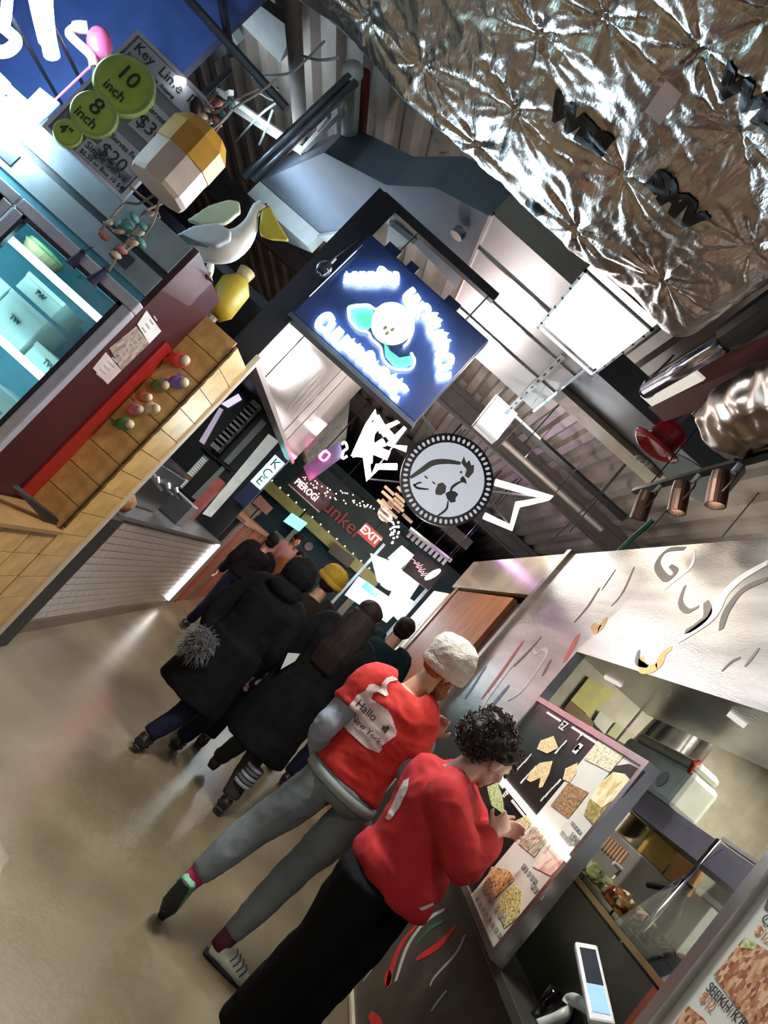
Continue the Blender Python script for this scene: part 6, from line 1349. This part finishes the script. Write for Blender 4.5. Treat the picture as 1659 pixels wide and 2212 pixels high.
# curls
HAIR = M('hair_dark', (.022, .013, .010), .55, var=.5, scale=50); b = MB(); hr = hf.cross(hu).normalized()
b.ell(Hc + hu * .056 - hf * .062, .102, .112, .070, (hr, hf, hu), 18, 12); b.ell(Hc - hf * .118 + hu * .0, .094, .062, .080, (hr, hf, hu), 16, 10)
me_h = baked(b, .010, 2, 'hair', folds(.020, 22, 6)); hair = link('hair', me_h, HAIR, cp, smooth=True)
rnd = random.Random(4); b = MB(); vv = [v for v in me_h.vertices]
for k in range(420):
    v = rnd.choice(vv); n_ = v.normal; o = v.co
    if (o - Hc).dot(hf) > -.03 and (o - Hc).dot(hu) < .05: continue
    t_ = n_.orthogonal().normalized(); t_ = Quaternion(n_, rnd.uniform(0, 6.28)) @ t_; u2 = n_.cross(t_); L = rnd.uniform(.012, .032); rr = rnd.uniform(.006, .010)
    b.tube([o + n_ * (L * j / 7) + t_ * rr * math.cos(j * 1.5) + u2 * rr * math.sin(j * 1.5) for j in range(8)], .0026, 4)
stuff(b.build('curls', HAIR, hair))

# ------------------------------------------------------------ builder for the others
def walker(label, x, y, H, ang, coat, trouser, hair=None, coat_len=.0, wide=1., skin=SKIN, arms=None, legs=None, headdx=0., vox=.012, shoem=BLACK, hat=None, hood=None, name='person', group=None):
    t = thing('person', label, 'person', (x, y, 0), group); k = H / 1.75; fw = V((math.sin(ang), math.cos(ang), 0)); la = V((fw.y, -fw.x, 0)); o = V((x, y, 0))
    P = o + UP * .95 * k; N = o + UP * 1.46 * k + fw * .02; Hc = o + UP * 1.63 * k + fw * .05 + la * headdx
    b = MB(); torso(b, P, N, la, H); headm(b, Hc, fw, UP, k); b.tube([N - UP * .03, Hc - UP * .03], [.058 * k, .054 * k], 10); aj = []
    for s_ in (-1, 1):
        sh = N + la * s_ * .185 * k - UP * .05 * k; A = (arms or {}).get(s_)
        el, wr = A if A else (sh + la * s_ * .06 - UP * .28 * k - fw * .03, sh + la * s_ * .05 - UP * .52 * k + fw * .06)
        aj.append((sh, el, wr)); limb(b, [sh, el, wr], [.043 * k, .038 * k, .027 * k], 10); handm(b, wr, (wr - el), la * s_ * -1, k, .5, s_)
    lj = []
    for s_ in (-1, 1):
        hp_ = P + la * s_ * .09 * k - UP * .05; Lg = (legs or {}).get(s_)
        kn, an = Lg if Lg else (hp_ - UP * .42 * k + fw * .03 * s_, V((hp_.x, hp_.y, .09)) - fw * .06 * s_)
        lj.append((hp_, kn, an)); limb(b, [hp_, kn, an], [.08 * k, .055 * k, .040 * k], 10)
    link('body', baked(b, vox * .75, 3, 'body'), skin, t, smooth=True); eyes(t, Hc, fw, UP, k)
    b = MB(); torso(b, P, N, la, H, .035, t0=-.05 if coat_len else .0, t1=.99, wide=wide, deep=1.1)
    if coat_len: b.loft([b.ring(P + UP * .05, la * (.19 * wide * k + .02), fw * .165, 16), b.ring(P - UP * coat_len * .5, la * (.21 * wide * k + .02), fw * .185, 16), b.ring(P - UP * coat_len, la * (.225 * wide * k + .02), fw * .20, 16)])
    for sh, el, wr in aj: limb(b, [N.lerp(sh, .4), sh, el, el.lerp(wr, .95)], [.075 * k, .082 * k, .072 * k, .052 * k], 12)
    if hood: b.ell(N + UP * .03 - fw * .06, .12, .10, .07, (la, fw, UP))
    link('coat' if coat_len else 'jacket', baked(b, vox, 6, 'coat', folds(.010, 6, x * 7)), coat, t, smooth=True)
    b = MB(); torso(b, P, N, la, H, .015, t0=-.12, t1=.2)
    for hp_, kn, an in lj: limb(b, [hp_, kn, an + UP * .03], [.10 * k, .075 * k, .062 * k], 12)
    link('trousers', baked(b, vox, 5, 'trousers', folds(.006, 9, x)), trouser, t, smooth=True)
    for hp_, kn, an in lj: shoe(t, an, fw, 1.05, shoem, M('sole_black'))
    if hair:
        b = MB(); L = hair[1]
        if not hat: b.ell(Hc + UP * .035 - fw * .022, .088 * k, .105 * k, .092 * k, (la, fw, UP))
        if L: b.loft([b.ring(Hc - fw * .045, la * .10, fw * .085, 14), b.ring(Hc - UP * L * .35 - fw * .11, la * .125, fw * .085, 14), b.ring(Hc - UP * L * .7 - fw * .15, la * .13, fw * .07, 14), b.ring(Hc - UP * L - fw * .16, la * .105, fw * .05, 14)])
        else: b.ell(Hc - fw * .055 - UP * .03, .076 * k, .045 * k, .05 * k, (la, fw, UP))
        link('hair', baked(b, .010, 3, 'hair', folds(.006, 22, x, (1, 1, .25 if L else 1))), hair[0], t, smooth=True)
    if hat:
        b = MB(); b.lathe([(.100, -.03), (.112, 0), (.112, .05), (.095, .10), (.05, .128), (.01, .13)], Hc + UP * .02, V((.08, -.1, 1)), 22); link('beanie', baked(b, .010, 3, 'beanie', folds(.004, 30, 1)), hat, t, smooth=True)
        MB().lathe([(.112, -.035), (.119, -.02), (.117, .012), (.108, .015)], Hc + UP * .02, V((.08, -.1, 1)), 22).build('beanie_cuff', hat, t, smooth=True)
    if hood == 'up':
        b = MB(); b.ell(Hc + UP * .02 - fw * .02, .118, .125, .135, (la, fw, UP)); b.ell(N + UP * .05, .13, .12, .08, (la, fw, UP)); link('hood', baked(b, .010, 4, 'hood', folds(.008, 14, 2)), coat, t, smooth=True)
    return t
COATK = M('coat_black', (.007, .007, .009), .9, var=.3, spec=.12); JEAN = M('jeans_navy', (.010, .013, .035), .9, var=.3, spec=.15); HD_ = M('hair_brown', (.014, .008, .007), .7, var=.4, scale=50, spec=.2)
gh = at(432, 1395, Y=4.9)
wk = walker('person in a long black hooded coat and navy jeans seen from behind', -.17, 5.0, 1.58, .12, COATK, JEAN, coat_len=.42, wide=1.15, hood='up',
       arms={-1: (at(462, 1318, Y=5.0), at(452, 1382, Y=4.95))}, legs={-1: (at(415, 1520, Y=4.95), V((-.19, 4.85, .10))), 1: (at(500, 1500, Y=5.2), V((-.02, 5.30, .10)))}, vox=.011)
fb_ = link('fur_bag', baked(MB().ell(at(432, 1392, Y=4.86), .085, .08, .10), .012, 2, 'fur_bag', folds(.02, 25, 3)), M('fur_grey', (.05, .05, .055), .9, var=.6, scale=60), smooth=True)
tag(fb_, 'fluffy dark grey fur bag in the hand of the hooded person', 'bag'); b = MB(); rnd = random.Random(8)
for k in range(500):
    v = rnd.choice(fb_.data.vertices); n_ = (v.normal + V((rnd.gauss(0, .5), rnd.gauss(0, .5), rnd.gauss(0, .5) - .3))).normalized(); b.tube([v.co, v.co + n_ * .03, v.co + n_ * .055 - UP * .015], [.0022, .0018, .0006], 3)
stuff(b.build('fur_tufts', M('fur_tip', (.14, .15, .16), .8), fb_))
MB().tube(bez([at(440, 1375, Y=4.88), at(450, 1360, Y=4.9), at(455, 1385, Y=4.92)], 4), .006, 5).build('strap', BLACK, fb_)
walker('person with long dark hair in a black coat, striped socks and boots', .36, 5.12, 1.70, .05, COATK, M('leggings_dark', (.02, .022, .03), .85), hair=(HD_, .46), coat_len=.48, wide=1.12,
       legs={-1: (at(560, 1570, Y=5.15), V((.27, 5.42, .14))), 1: (at(575, 1600, Y=5.1), V((.47, 5.02, .10)))}, shoem=M('boot_dark', (.02, .012, .012), .4), vox=.011)
lw = sc.objects['person.003'] if 'person.003' in sc.objects else cp
for q in range(5):
    z = .24 + .03 * q; c = V((.47, 5.02 + .004 * q, z)); MB().lathe([(.066, 0), (.068, .011), (.066, .022)], c, (0.0, .02, 1), 16).build('striped_sock', M('sock_pale', (.33, .36, .40), .8) if q % 2 == 0 else M('sock_mid', (.12, .13, .16), .8), lw)
tag(MB().prism([(at(a, b, Y=4.98).x, at(a, b, Y=4.98).z) for a, b in ((622, 1410), (648, 1412), (638, 1428), (606, 1446))], 0, .004, Fr((0, 4.98, 0), (1, 0, 0), (0, 0, 1))).build('paper_receipt', M('paper_plain', (.62, .66, .66), .6)), 'white folded paper between the two people in black coats', 'paper')
walker('person in a mustard yellow beanie walking between the black coats', .02, 5.85, 1.70, .0, M('coat_brown', (.02, .015, .012), .85, spec=.12), JEAN, hair=(HD_, 0), hat=M('beanie_mustard', (.52, .32, .03), .9, var=.15, scale=40, bump=.4, bscale=100), vox=.014)
walker('tall dark haired person in a dark teal jacket beside the wooden wall', .80, 6.7, 1.82, .2, M('jacket_teal', (.008, .02, .024), .85, spec=.12), JEAN, hair=(HD_, 0), vox=.014)
walker('far person in dark jacket before the bright kiosk', .75, 9.4, 1.70, .3, M('jacket_plum', (.04, .02, .03), .85), JEAN, hair=(HD_, 0), vox=.016)
walker('person in dark jacket by the red planks on the left', -.80, 8.9, 1.55, -.3, M('jacket_black', (.010, .008, .010), .85, spec=.12), JEAN, hair=(HD_, 0), vox=.016)
walker('far person in pinkish top at the end of the red planks', -.90, 13.2, 1.78, 2.6, M('top_rose', (.35, .18, .16), .85), JEAN, hair=(HD_, 0), vox=.018)
walker('person in an orange brown jacket in front of the round plaque', -.55, 11.2, 1.60, 2.9, M('jacket_rust', (.30, .11, .04), .85), JEAN, hair=(HD_, 0), vox=.018)
